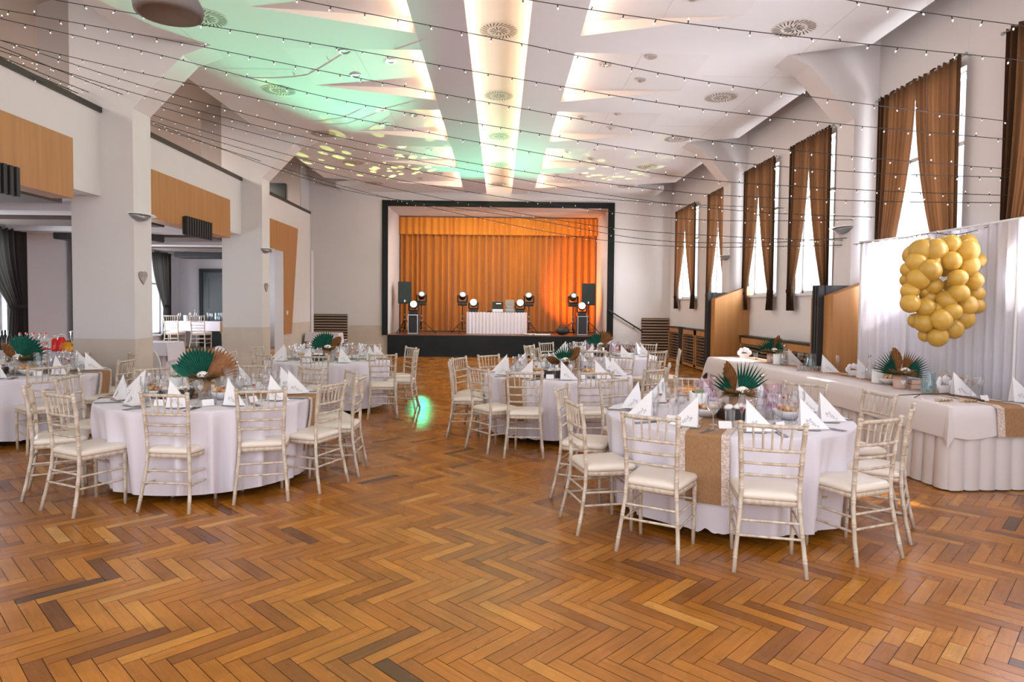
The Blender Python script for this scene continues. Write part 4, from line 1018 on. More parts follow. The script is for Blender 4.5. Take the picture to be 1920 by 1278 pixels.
for i in range(9):
    b = MB(); a = i*2.4; q = 0.02+0.06*((i*0.37) % 1); b.ball((q*cos(a), q*sin(a), 0.065+0.012*(i % 3)), 0.027, 9, 6, 1.3, 0.8, 0.8); me = b.mesh('canape', M['bread']); BREAD.append(me)
b = MB(); b.prism([(-0.11, 0), (0.11, 0), (0.14, 0.07), (-0.14, 0.07)], 'y', -0.07, 0.07); b.box(-0.13, -0.075, 0.068, 0.13, 0.075, 0.085)
DBOWL = [('tray', b.mesh('tray', M['darkbowl']))]
b = MB(); 
for i in range(5): b.ball((-0.08+0.04*i, 0.02*((i % 2)*2-1), 0.09), 0.028, 9, 6, 1.1, 1.1, 0.8)
DBOWL.append(('bread_rolls', b.mesh('bread_rolls', M['flower'])))
b = MB(); b.prism([(-0.045, 0), (0.045, 0), (0.0, 0.0)], 'y', -0.0001, 0.0001) if False else None
b.add([(-0.045, -0.02, 0), (0.045, -0.02, 0), (0.045, 0.0, 0.05), (-0.045, 0.0, 0.05), (-0.045, 0.02, 0), (0.045, 0.02, 0)], [(0, 1, 2, 3), (3, 2, 5, 4)]); CARD = b.mesh('place_card', M['napkin'])
b = MB(); b.box(-0.075, -0.055, 0, 0.075, 0.055, 0.004); b.use(1).box(-0.065, -0.045, 0.004, 0.065, 0.045, 0.0045); MENU = b.mesh('coaster', [M['grey'], M['kraftp']])
b = MB(); b.box(-0.008, -0.11, 0, 0.008, 0.0, 0.003); b.prism([(-0.007, 0), (0.009, 0), (0.009, 0.09), (0.0, 0.105), (-0.007, 0.09)], 'z', 0, 0.0025); KNIFE = b.mesh('knife', M['cutlery'])
b = MB(); b.box(-0.006, -0.11, 0, 0.006, 0.03, 0.003)
for i in range(3): b.box(-0.011+0.009*i, 0.03, 0, -0.007+0.009*i, 0.085, 0.003)
b.box(-0.011, 0.025, 0, 0.011, 0.035, 0.003); FORK = b.mesh('fork', M['cutlery'])
b = MB(); b.lathe([(0.001, 0.003), (0.028, 0.003), (0.030, 0), (0.040, 0.045), (0.042, 0.065)], 14); b.tube([(0.04, 0, 0.055), (0.062, 0, 0.045), (0.055, 0, 0.02), (0.036, 0, 0.02)], 0.004, 5); b.lathe([(0.04, -0.0), (0.065, 0.008)], 16); CUP = b.mesh('coffee_cup', M['porc'])

# ---- centrepieces
def palm(b, o, direction, spread, Rr, n, tilt=0.0, shape='fan', yaw=0.0, h=0.017, notch=0.84):
    """pleated palm leaf standing in the xz plane from point o"""
    o = Vector(o); rot = Matrix.Rotation(yaw, 3, 'Z') @ Matrix.Rotation(tilt, 3, 'X')
    def P(a, r_, y): return o + rot @ Vector((r_*cos(a), y, r_*sin(a)))
    for i in range(n):
        t0, t1 = i/n, (i+1)/n; tm = (t0+t1)/2
        a0, a1, am = (direction-spread/2+spread*t for t in (t0, t1, tm))
        if shape == 'cut': L_ = Rr*(0.86+0.14*cos((tm-0.5)*2.2)); nt0 = nt1 = 0.56*L_; h_ = h
        elif shape == 'fan': L_ = Rr*(0.82+0.18*cos((tm-0.5)*2.2)); nt0 = nt1 = notch*L_
        else:
            L_ = Rr*(1-0.48*abs(2*tm-1)**1.15); nt0, nt1 = (Rr*(1-0.48*abs(2*t-1)**1.15) for t in (t0, t1)); nt0 *= 0.965; nt1 *= 0.965
        k0, k1 = nt0, nt1
        ip = P(am, 0.02, 0); base = P(am, 0.001, 0)
        b.add([base, P(a0, k0, -h*k0/Rr), P(am, L_, h*0.3), P(a1, k1, -h*k1/Rr), P(am, min(k0, k1)*0.98, h)], [(0, 1, 4), (1, 2, 4), (0, 4, 3), (4, 2, 3)])
def centre_tpl(fans, vase='kraft', box=False, seed=1):
    t = []; rr = random.Random(seed)
    b = MB(); b.lathe([(0.001, 0), (0.058, 0), (0.062, 0.004), (0.062, 0.145), (0.056, 0.145), (0.05, 0.12), (0.001, 0.12)], 22); m_ = {'kraft': M['kraft'], 'pale': M['kraftp']}[vase]
    hb = MB(); hp_ = heart_pts(0.03); hb.prism([(p_[0], p_[1]+0.075) for p_ in hp_], 'y', -0.068, -0.062)
    t.append(('vase', b.mesh('vase', m_), [('heart_tag', hb.mesh('heart_tag', M['flower']))]))
    for (mk, d_, sp, Rr, n, tilt, shape, yaw, off) in fans:
        b = MB(); palm(b, (off, 0.0, 0.14), R(d_), R(sp), Rr, n, R(tilt), shape, R(yaw)); t.append(('palm_leaf', b.mesh('palm_leaf', M[mk])))
    b = MB()
    for i in range(340):
        a, e = rr.uniform(0, 6.28), rr.uniform(-0.35, 0.75); L_ = rr.uniform(0.08, 0.155); d_ = Vector((cos(a)*cos(e), sin(a)*cos(e), sin(e)*0.75)); p0 = Vector((0.035*cos(a), 0.035*sin(a)-0.015, 0.158)); p1 = p0+d_*L_
        n_ = d_.cross(Vector((0.3, 0.2, 1))).normalized()*rr.uniform(0.006, 0.013); b.add([p0, p0+d_*L_*0.6+n_, p1, p0+d_*L_*0.6-n_], [(0, 1, 2, 3)])
    t.append(('dried_grass', b.mesh('dried_grass', M['grass'])))
    b = MB()
    for k_, (q, nn_, zz, sz) in enumerate(((0.045, 9, 0.0, 0.034), (0.028, 7, 0.012, 0.028), (0.010, 4, 0.022, 0.020))):
        for i in range(nn_):
            a = 2*PI*i/nn_+k_; b.ball((q*cos(a)*0.75+0.02, -0.07+q*sin(a)*0.5, 0.195+zz+q*0.25*sin(a)), sz*0.68, 8, 6, 1, 0.8, 0.7)
    t.append(('flower', b.mesh('flower', M['flower']))); return t
CEN = {
 'nearest round table': centre_tpl([('palm_g', 62, 70, 0.31, 10, -4, 'cut', 0, 0.02), ('palm_g', 136, 40, 0.25, 5, 6, 'cut', 0, -0.02), ('palm_b', 102, 44, 0.30, 9, -8, 'spade', 0, -0.02)], 'kraft', seed=1),
 'front column-side table': centre_tpl([('palm_g', 108, 88, 0.33, 14, 8, 'fan', 0, 0), ('palm_l', 155, 34, 0.33, 5, -10, 'spade', 0, -0.02), ('palm_t', 48, 80, 0.34, 13, -6, 'fan', 0, 0.03)], 'kraft', seed=2),
 'middle round table': centre_tpl([('palm_g', 92, 84, 0.26, 10, 4, 'cut', 0, 0), ('palm_b', 48, 52, 0.29, 8, -8, 'spade', 0, 0.02), ('palm_b', 158, 50, 0.22, 6, -8, 'spade', 0, -0.02)], 'pale', seed=3),
 'table nearest the stage': centre_tpl([('palm_g', 120, 80, 0.27, 9, 4, 'fan', 0, 0), ('palm_b', 62, 60, 0.33, 9, -6, 'fan', 0, 0.02)], 'kraft', seed=4),
 'back column-side table': centre_tpl([('palm_g', 120, 110, 0.30, 14, 4, 'fan', 0, 0), ('palm_b', 48, 60, 0.29, 9, -6, 'spade', 0, 0.02)], 'kraft', seed=5),
 'gallery round table': centre_tpl([('palm_g', 60, 118, 0.34, 16, 4, 'fan', 0, 0.02), ('palm_b', 132, 46, 0.30, 7, -6, 'spade', 0, -0.03)], 'pale', seed=6),
 'head1': centre_tpl([('palm_g', 142, 62, 0.31, 10, 4, 'cut', 0, -0.02), ('palm_g', 22, 62, 0.31, 10, 6, 'cut', 0, 0.03), ('palm_b', 97, 52, 0.31, 8, -8, 'spade', 0, -0.01), ('palm_b', 52, 62, 0.29, 11, -4, 'cut', 0, 0.02)], 'pale', seed=7),
 'head2': centre_tpl([('palm_g', 125, 95, 0.29, 12, 4, 'cut', 0, 0), ('palm_g', 40, 60, 0.29, 8, 6, 'cut', 0, 0.02), ('palm_b', 66, 40, 0.32, 6, -8, 'spade', 0, 0.01)], 'pale', seed=8),
}
ZC = 0.757
CENPOS = {}
for tn, ((cx, cy), r_, _) in TABLES.items():
    px_ = {'nearest round table': (1383, 5.2), 'front column-side table': (382, 6.05), 'middle round table': (1056, 8.0), 'table nearest the stage': (1122, 11.3), 'back column-side table': (614, 10.1), 'gallery round table': (38, 7.85)}[tn]
    p_ = at(px_[0], 700, px_[1]); CENPOS[tn] = (p_.x, p_.y)
    spawn('palm_centrepiece', CEN[tn], (p_.x, p_.y, ZC), R(-0), 'vase of green and bronze palm fans with white flower on the ' + tn, 'centrepiece', 'palm centrepieces on round tables', 0.98)

# ---- place settings
def L16(a): return d16(a)
SET = {'nearest round table': 10, 'front column-side table': 10, 'middle round table': 10, 'table nearest the stage': 8, 'back column-side table': 9, 'gallery round table': 8}
rs = random.Random(11)
def label_pick(base, tn, a, dic):
    return '%s on the %s, %s' % (base, tn, d16(a))
for tn, ((cx, cy), r_, chs) in TABLES.items():
    (cx, cy), r_ = TC[tn]
    n = SET[tn]; near = tn in ('nearest round table', 'front column-side table')
    ccx, ccy = CENPOS[tn]
    for i in range(n):
        a = {'nearest round table': [198, 232, 266, 300, 334, 12, 46, 84, 122, 158], 'front column-side table': [205, 240, 272, 306, 338, 10, 45, 90, 135, 172]}.get(tn, [20+360*k/n for k in range(n)])[i]
        ar = R(a); q = r_-0.20
        def loc(rad, side): return (cx+rad*cos(ar)-side*sin(ar), cy+rad*sin(ar)+side*cos(ar), ZC)
        nx, ny, _ = loc(q, 0.0)
        # napkins stand on a coaster; long slope runs to the same side as in the photo
        rz = ar + (PI/2 if cos(ar) < 0.15 else -PI/2) + rs.uniform(-0.25, 0.25)
        rzn = (R(180) if cos(ar) < -0.1 else R(0)) + rs.uniform(-0.35, 0.35) + (R(-25) if a > 180 else R(10))
        zc = ZC + (0.004 if abs(((a-RUN[tn]+90) % 180)-90) < 12 else 0)
        spawn('coaster', MENU, (nx, ny, zc), rzn, label_pick('grey-edged card under the napkin', tn, a, 0), 'card', 'cards under the napkins on the ' + tn)
        spawn('folded_napkin', NAP if r_ and tn not in ('table nearest the stage',) else NAP, (nx, ny, zc+0.005), rzn, label_pick('white peaked napkin', tn, a, 0), 'napkin', 'napkins on the ' + tn)
        x, y, z = loc(q-0.19, 0.10); spawn('wine_glass', GL['wine'], (x, y, ZC), 0, label_pick('clear stemmed wine glass', tn, a, 0), 'glass', 'wine glasses on the ' + tn)
        x, y, z = loc(q-0.22, -0.02); fl = [('glass', GL['flute']), ('red_fruit', flute_red)]
        spawn('champagne_flute', fl, (x, y, ZC), 0, label_pick('champagne flute with red fruit', tn, a, 0), 'glass', 'champagne flutes on the ' + tn)
        x, y, z = loc(q-0.16, -0.12); spawn('tumbler', GL['tumbler'], (x, y, ZC), 0, label_pick('clear water tumbler', tn, a, 0), 'glass', 'tumblers on the ' + tn)
        if tn not in ('table nearest the stage', 'back column-side table'):
            x, y, z = loc(r_-0.13, 0.17); spawn('knife', KNIFE, (x, y, ZC), ar+PI/2+rs.uniform(-0.1, 0.1), label_pick('table knife', tn, a, 0), 'knife', 'knives on the ' + tn)
            x, y, z = loc(r_-0.13, 0.145); spawn('fork', FORK, (x, y, ZC), ar+PI/2+rs.uniform(-0.1, 0.1), label_pick('table fork', tn, a, 0), 'fork', 'forks on the ' + tn)
            x, y, z = loc(r_-0.30, -0.17); spawn('place_card', CARD, (x, y, ZC), ar+PI/2, label_pick('blank white tent place card', tn, a, 0), 'place card', 'place cards on the ' + tn)
    # shared dishes near the middle
    items = [('pitcher', 0.27, 350), ('pitcher', 0.32, 118), ('bottle', 0.28, 28), ('holder', 0.30, 165), ('holder', 0.26, 75), ('bread', 0.36, 212), ('tray', 0.30, 248), ('bread', 0.40, 318), ('shots', 0.30, 290), ('cups', 0.40, 0)]
    hue = 'pink' if tn in ('nearest round table', 'table nearest the stage') else 'clear'
    for k_, (kind, q, a) in enumerate(items):
        x, y = ccx+q*cos(R(a)), ccy+q*sin(R(a)); w_ = 'on the %s, %s of centre' % (tn, d16(a).replace(',', '').replace(' slightly', ''))
        if kind == 'pitcher': spawn('glass_pitcher', PIT[hue], (x, y, ZC), R(200*k_), ('pink ribbed' if hue == 'pink' else 'clear ribbed') + ' pitcher ' + w_, 'pitcher', 'pitchers on round tables', 1.12)
        if kind == 'bottle': spawn('water_bottle', BOT, (x, y, ZC), 0, 'clear glass water bottle ' + w_, 'bottle', 'water bottles on round tables')
        if kind == 'holder': spawn('white_pot', HOLD, (x, y, ZC), 0, 'white pot topped with greens ' + w_, 'pot', 'white pots on round tables')
        if kind == 'bread': spawn('canape_bowl', BOWL + [('canape', m_) for m_ in BREAD], (x, y, ZC), a, 'white bowl of golden savouries ' + w_, 'bowl', 'bowls of savouries on round tables')
        if kind == 'tray': spawn('bread_tray', DBOWL, (x, y, ZC), R(15), 'dark tray of pale rolls ' + w_, 'tray', 'dark trays on round tables')
        if kind == 'shots':
            for j in range(4): spawn('shot_glass', GL['shot'], (x+0.055*(j % 2), y+0.055*(j//2), ZC), 0, 'small clear shot glass in the cluster on the ' + tn, 'glass', 'shot glasses on the ' + tn)
        if kind == 'cups': spawn('coffee_cup', CUP, (x, y, ZC), a, 'white coffee cup ' + w_, 'cup', 'coffee cups on round tables')
p_ = at(1337, 800, 4.5)
spawn('cocktail_glass', GL['martini'], (p_.x, p_.y, ZC), 0, 'large cocktail glass on the nearest round table by the burlap runner', 'glass')

# ================================================================== HEAD TABLE
HA, HB_ = Vector((3.98, 5.68)), Vector((3.62, 11.2)); hd = (HB_-HA); hang = math.atan2(hd.y, hd.x)-PI/2; HLn = hd.length; HWd = 0.72
ht = empty('head_table', (HA.x, HA.y, 0), hang, 'long banquet table frame under the cream cloth by the white drape', 'table')
b = MB(); b.box(0, 0, 0.715, HWd, HLn, 0.742); part('tabletop', b, M['wood2'], ht)
for x in (0.08, HWd-0.08):
    for y in (0.1, HLn/3, HLn*2/3, HLn-0.1): b = MB(); b.tube([(x, y, 0), (x, y, 0.715)], 0.018, 8); part('leg', b, M['grey'], ht)
sk = empty('table_skirt', (HA.x, HA.y, 0), hang, 'pleated cream skirt reaching the floor round the long head table', 'tablecloth')
def box_pleats(b, P0, P1, zt, zb, w_, d_):
    P0, P1 = Vector(P0), Vector(P1); D = P1-P0; L_ = D.length; n = max(1, round(L_/w_)); D = D/L_; N = Vector((D.y, -D.x)); vs = []; pts = []
    for i in range(n):
        s0 = L_*i/n; ww = L_/n
        pts += [(s0, 0.0), (s0+ww*0.06, d_*0.8), (s0+ww*0.4, d_*1.0), (s0+ww*0.85, d_*0.75), (s0+ww*0.96, d_*0.2)]
    pts.append((L_, 0))
    for (z, k) in ((zt, 0.5), ((zt+zb)/2, 1.0), (zb, 1.35)):
        for (s_, o_) in pts: q = P0+D*s_+N*o_*k; vs.append((q.x, q.y, z))
    m_ = len(pts); b.smooth = True; b.add(vs, [(j*m_+i, j*m_+i+1, (j+1)*m_+i+1, (j+1)*m_+i) for j in range(2) for i in range(m_-1)])
b = MB(); e = 0.012
def bp(P0, P1):   # pleats bulge to the outer side
    box_pleats(b, P0, P1, 0.72, 0.012, 0.145, 0.03)
bp((-e, HLn+e), (-e, -e)); bp((-e, -e), (HWd+e, -e)); bp((HWd+e, HLn+e), (-e, HLn+e))
part('skirt', b, M['clothw'], sk)
tc_ = empty('tablecloth', (HA.x, HA.y, 0), hang, 'cream top cloth with hanging corners on the long head table', 'tablecloth')
b = MB(); g = 0.045; dr = 0.27
nY, nX = 44, 8; z1 = 0.755
def edge(P0, P1, nrm, n, amp):
    vs = []
    for (z, o_) in ((z1, 0), (z1-0.012, g*0.6), (z1-0.12, g), (z1-dr, g+0.015)):
        for i in range(n+1):
            t = i/n; q = Vector(P0).lerp(Vector(P1), t); f = amp*sin(t*n*0.9)*(0 if z > z1-0.05 else 1)
            vs.append((q.x+nrm[0]*(o_+f), q.y+nrm[1]*(o_+f), z-(0.02*sin(t*7) if z < z1-0.2 else 0)))
    m_ = n+1; b.smooth = True; b.add(vs, [(j*m_+i, j*m_+i+1, (j+1)*m_+i+1, (j+1)*m_+i) for j in range(3) for i in range(n)])
b.add([(0, 0, z1), (HWd, 0, z1), (HWd, HLn, z1), (0, HLn, z1)], [(0, 1, 2, 3)])
edge((0, HLn), (0, 0), (-1, 0), 40, 0.006); edge((0, 0), (HWd, 0), (0, -1), 14, 0.004); edge((HWd, HLn), (0, HLn), (0, 1), 14, 0.006); edge((HWd, 0), (HWd, HLn), (1, 0), 40, 0.006)
# corner cascades
for (cx_, cy_, sx, sy) in ((0, 0, -1, -1), (0, HLn, -1, 1)):
    b.smooth = False
    b.add([(cx_, cy_, z1), (cx_+sx*g, cy_, z1-0.12), (cx_+sx*(g+0.015), cy_, z1-dr), (cx_+sx*0.10, cy_+sy*0.10, z1-0.36), (cx_, cy_+sy*(g+0.015), z1-dr), (cx_, cy_+sy*g, z1-0.12), (cx_+sx*0.055, cy_+sy*0.055, z1-0.13),
           (cx_+sx*g*0.6, cy_, z1-0.012), (cx_, cy_+sy*g*0.6, z1-0.012), (cx_+sx*0.022, cy_+sy*0.022, z1-0.014)],
          [(0, 7, 9), (0, 9, 8), (7, 1, 6, 9), (9, 6, 5, 8), (1, 2, 3, 6), (6, 3, 4, 5)])
part('cloth', b, M['clothw'], tc_)
rn = empty('table_runner', (HA.x, HA.y, 0), hang, 'burlap runner with lace edges along the head table, hanging at its camera end', 'table runner')
def rstrip(x0, x1, dz):
    b = MB(); vs = []
    for (y, z) in ((HLn-0.1, z1), (0, z1+0.0), (-g-0.01, z1-0.02), (-g-0.022, z1-0.14), (-g-0.034, z1-0.265)):
        for x in (x0, x1): vs.append((x, y-dz*(1 if z < z1-0.01 else 0), z+0.002+(dz if z > z1-0.01 else 0)))
    return b.add(vs, [(2*i, 2*i+1, 2*i+3, 2*i+2) for i in range(4)])
part('burlap', rstrip(0.44, 0.68, 0), M['burlap'], rn); part('lace', rstrip(0.39, 0.46, 0.003), M['lace'], rn, 'scalloped white lace edge'); part('lace', rstrip(0.66, 0.73, 0.003), M['lace'], rn, 'scalloped white lace edge')
MH = Matrix.Translation((HA.x, HA.y, 0)) @ Matrix.Rotation(hang, 4, 'Z')
def hp_at(x, y, z=z1+0.003): v = MH @ Vector((x, y, z)); return (v.x, v.y, v.z)
def onhead(px, Y): # point on the head table seen at column px, depth Y
    p_ = at(px, 700, Y); return (p_.x, p_.y, z1+0.004)
spawn('palm_centrepiece', CEN['head1'], onhead(1687, 6.9), 0, 'wide palm fan arrangement in a pink-kraft vase on the head table below the balloons', 'centrepiece', None, 1.0)
spawn('palm_centrepiece', CEN['head2'], onhead(1445, 10.1), 0, 'smaller palm fan arrangement at the far end of the head table', 'centrepiece', None, 1.0)
# kraft box beside the vase
o = empty('kraft_box', onhead(1716, 6.85), R(-8), 'little pink-kraft box with a ribbon beside the vase on the head table', 'box')
b = MB(); b.box(-0.05, -0.05, 0, 0.05, 0.05, 0.10, 0.004); part('body', b, M['kraftp'], o)
b = MB(); b.box(-0.052, -0.052, 0.045, 0.052, 0.052, 0.060); part('ribbon', b, M['kraft'], o)
spawn('glass_pitcher', PIT['blue'], onhead(1741, 6.45), R(40), 'blue-tinted ribbed glass pitcher on the head table', 'pitcher')
spawn('glass_pitcher', PIT['blue'], onhead(1520, 8.9), R(200), 'pale blue ribbed pitcher among shot glasses on the head table', 'pitcher')
def scallop(x, y, z, rz, lab, s=1.0):
    b = MB(); vs = []
    for k_ in range(5):
        a0 = -60+30*k_; b.ball((0.075*sin(R(a0*1.15)), 0.01*(k_ % 2), 0.045+0.065*cos(R(a0*1.15))), 0.030, 10, 6, 1, 0.2, 1.15)
    b.prism([(-0.05, 0), (0.05, 0), (0.07, 0.06), (-0.07, 0.06)], 'y', -0.008, 0.008)
    tag(link('petal_napkin_fan', b.mesh('petal_napkin_fan', M['napkin']), None, (x, y, z), rz), lab, 'napkin', 'white petal fans on the head table').scale = (s, s, s)
x, y, z = onhead(1772, 6.55); scallop(x, y, z, 0.3, 'white petal-edged fan between the blue pitcher and the folded napkin', 1.25)
x, y, z = onhead(1600, 8.2); scallop(x, y, z, 0.1, 'white petal-edged fan near the middle of the head table', 1.1)
x, y, z = onhead(1395, 10.9); scallop(x, y, z, 0.1, 'white petal-edged fan at the stage end of the head table', 1.3)
for i, (px, Y, lab) in enumerate(((1800, 6.35, 'by the cocktail glasses'), (1912, 5.95, 'cut off by the picture edge'), (1550, 8.6, 'beyond the blue pitcher'), (1618, 7.9, 'beside the tall bottle'), (1485, 9.7, 'in front of the farthest chair'))):
    spawn('folded_napkin', NAP, onhead(px, Y), R(-12), 'white napkin folded to a peak on the head table, ' + lab, 'napkin', 'napkins on the head table', 1.1)
for (px, Y, kd) in ((1822, 6.25, 'martini'), (1838, 6.2, 'wine'), (1812, 6.5, 'tumbler'), (1570, 8.6, 'flute'), (1416, 10.6, 'tumbler'), (1612, 8.0, 'tumbler'), (1500, 9.4, 'wine')):
    spawn({'martini': 'cocktail_glass', 'wine': 'wine_glass', 'tumbler': 'tumbler', 'flute': 'champagne_flute'}[kd], GL[kd], onhead(px, Y), 0, 'clear %s on the head table, %s' % ({'martini': 'cocktail glass', 'wine': 'wine glass', 'tumbler': 'tumbler', 'flute': 'champagne flute'}[kd],
          {1822: 'beside the place card', 1838: 'behind the cocktail glass', 1812: 'behind the folded napkin', 1570: 'in front of the wooden pillar', 1416: 'at the stage end', 1612: 'beside the tall bottle', 1500: 'before the farthest chair'}[px]), 'glass', 'glasses on the head table')
for j in range(14):
    spawn('shot_glass', GL['shot'], onhead(1497+6.5*(j % 7), 8.75+0.12*(j//7)), 0, 'small clear shot glass in the rows round the pale blue pitcher', 'glass', 'rows of shot glasses on the head table')
for (px, Y, lab) in ((1630, 7.7, 'beside the white pot'), (1470, 9.6, 'beside the smaller palm arrangement')):
    spawn('water_bottle', BOT, onhead(px, Y), 0, 'tall clear water bottle on the head table ' + lab, 'bottle', 'water bottles on the head table')
for (px, Y, lab) in ((1647, 7.4, 'between bottle and vase'), (1458, 9.75, 'beside the far bottle')):
    spawn('white_pot', HOLD, onhead(px, Y), 0, 'white pot with greens on the head table ' + lab, 'pot', 'white pots on the head table')
spawn('canape_bowl', BOWL + [('canape', m_) for m_ in BREAD], onhead(1668, 7.25), 1.0, 'small white bowl of savouries beside the vase on the head table', 'bowl')
spawn('place_card', CARD, onhead(1846, 6.0), 0.2, 'blank white place card in front of the cocktail glasses', 'place card')
for (px, Y, rz, lab) in ((1895, 5.92, 1.2, 'beside the burlap runner'), (1590, 8.1, 0.9, 'near the shot glasses')):
    spawn('knife', KNIFE, onhead(px, Y), rz, 'table knife on the head table ' + lab, 'knife', 'knives on the head table'); x, y, z = onhead(px, Y); spawn('fork', FORK, (x+0.03, y+0.02, z), rz+0.2, 'table fork on the head table ' + lab, 'fork', 'forks on the head table')
b = MB(); b.tube([(-0.33, 0.1, 0.01), (-0.15, 0.04, 0.035), (0.05, 0, 0.05), (0.2, -0.05, 0.03), (0.32, -0.12, 0.008)], [0.004, 0.006, 0.007, 0.007, 0.008], 6)
b.tube([(-0.15, 0.04, 0.035), (-0.25, -0.05, 0.01)], 0.004, 5); b.tube([(0.05, 0, 0.05), (0.16, 0.09, 0.02)], 0.004, 5)
tag(link('dry_branch', b.mesh('dry_branch', M['twig']), None, onhead(1765, 6.1), R(-10)), 'bare dark twig lying along the head table by the blue pitcher', 'branch')
b = MB()
for i in range(14):
    a = i*2.1; c_ = Vector((0.012*i-0.08, 0.03*sin(a), 0.006)); d_ = Vector((cos(a), sin(a), 0.25))*0.028; n_ = d_.cross(Vector((0, 0, 1))).normalized()*0.012; b.add([c_-d_, c_+n_, c_+d_+Vector((0, 0, 0.01)), c_-n_], [(0, 1, 2, 3)])
for (px, Y, lab) in ((1772, 5.95, 'in front of the twig'), (1818, 5.9, 'beside the place card')):
    spawn('gold_leaf_sprig', b.mesh('gold_leaf_sprig', M['grass']), onhead(px, Y), 0.2, 'small sprig of golden leaves on the head table ' + lab, 'sprig', 'golden sprigs on the head table')

# ---- white sheer backdrop and balloon ring
bd = empty('backdrop_drape', (0, 0, 0), 0, 'tall white sheer drape hung behind the head table', 'drape')
b = MB(); pleats(b, (4.97, 4.4), (4.97, 7.9), 2.48, 0.02, 0.022, 26, seg=300, zseg=3); pleats(b, (4.97, 7.9), (4.76, 8.62), 2.48, 0.02, 0.018, 6, seg=60, zseg=3); part('fabric', b, M['sheer'], bd)
b = MB(); b.tube([(4.97, 4.4, 2.48), (4.97, 7.9, 2.48), (4.76, 8.62, 2.48)], 0.014, 8); part('rail', b, M['white'], bd)
for (x, y) in ((4.95, 4.45), (4.95, 6.2), (4.95, 7.9), (4.78, 8.6)): b = MB(); b.tube([(x, y, 0), (x, y, 2.48)], 0.014, 8); part('post', b, M['white'], bd)
# each balloon of the ring
bal = [ # photo pixels x, y, radius, colour, depth offset
 (1740, 461, 15, 1, .1), (1727, 471, 22, 1, .05), (1712, 478, 18, 0, .12), (1752, 470, 22, 1, .0), (1770, 455, 12, 0, .14), (1783, 458, 17, 0, .0), (1812, 456, 17, 1, .1), (1814, 470, 20, 0, -.04),
 (1703, 505, 14, 0, .1), (1719, 492, 19, 0, .03), (1722, 522, 20, 0, .0), (1743, 506, 20, 1, -.06), (1753, 491, 11, 1, -.04), (1766, 484, 13, 1, .0), (1784, 489, 17, 0, -.08), (1772, 504, 14, 1, .06),
 (1815, 498, 19, 0, -.03), (1833, 489, 14, 1, .12), (1700, 525, 12, 1, .12), (1706, 545, 16, 0, .04), (1707, 569, 17, 0, .0), (1749, 536, 17, 1, .02), (1733, 546, 11, 1, .05), (1779, 534, 11, 1, .06),
 (1796, 521, 16, 0, -.12), (1798, 549, 17, 0, -.12), (1825, 526, 17, 0, .0), (1829, 550, 15, 1, .1), (1813, 572, 18, 0, -.04), (1830, 573, 15, 1, .1), (1742, 557, 15, 1, .06), (1735, 576, 17, 1, -.02),
 (1774, 563, 18, 1, -.05), (1757, 579, 13, 1, -.02), (1787, 584, 15, 0, -.12), (1718, 601, 14, 1, .08), (1733, 604, 18, 1, .0), (1765, 599, 19, 0, -.10), (1806, 597, 19, 1, .0), (1735, 628, 12, 1, .06),
 (1787, 616, 18, 1, -.02), (1758, 631, 18, 1, -.04), (1700, 560, 10, 1, .14)]
posn = ['top', 'upper', 'middle', 'lower', 'bottom']
anch = at(1767, 400, 6.3)
bg_ = empty('balloon_ring', (0, 0, 0), 0, 'hanging ring of mustard balloons in front of the white drape', 'balloons')
for i, (px, py, rp_, mi, dz) in enumerate(bal):
    p_ = at(px, py, 6.35+dz); rad = rp_*1.05*p_.y/F*1.0
    b = MB(); nn = 18
    b.lathe([(max(1e-4, rad*sin(PI*j/12)*(1-0.05*cos(PI*j/12))), -rad*cos(PI*j/12)*1.04) for j in range(13)], nn); b.lathe([(0.008, rad*1.10), (0.004, rad*1.03)], 8)
    me = b.mesh('balloon', M['balloon2'] if mi else M['balloon'])
    c_ = at(1767, 540, 6.4); d_ = Vector((p_.x, p_.y, p_.z))-c_
    o = link('balloon', me, bg_, p_); o.rotation_euler = (Vector((0, 0, 1)).rotation_difference(-Vector((d_.x*0.5+rnd.uniform(-.2, .2), -0.25-d_.y, d_.z)).normalized())).to_euler()
b = MB()
for dx in (-0.18, 0.16): q = at(1767, 470, 6.4); b.tube([(q.x+dx, q.y, q.z), (q.x+dx*1.3, q.y, H)], 0.0012, 4)
part('hanging_thread', b, M['glass'], bg_)

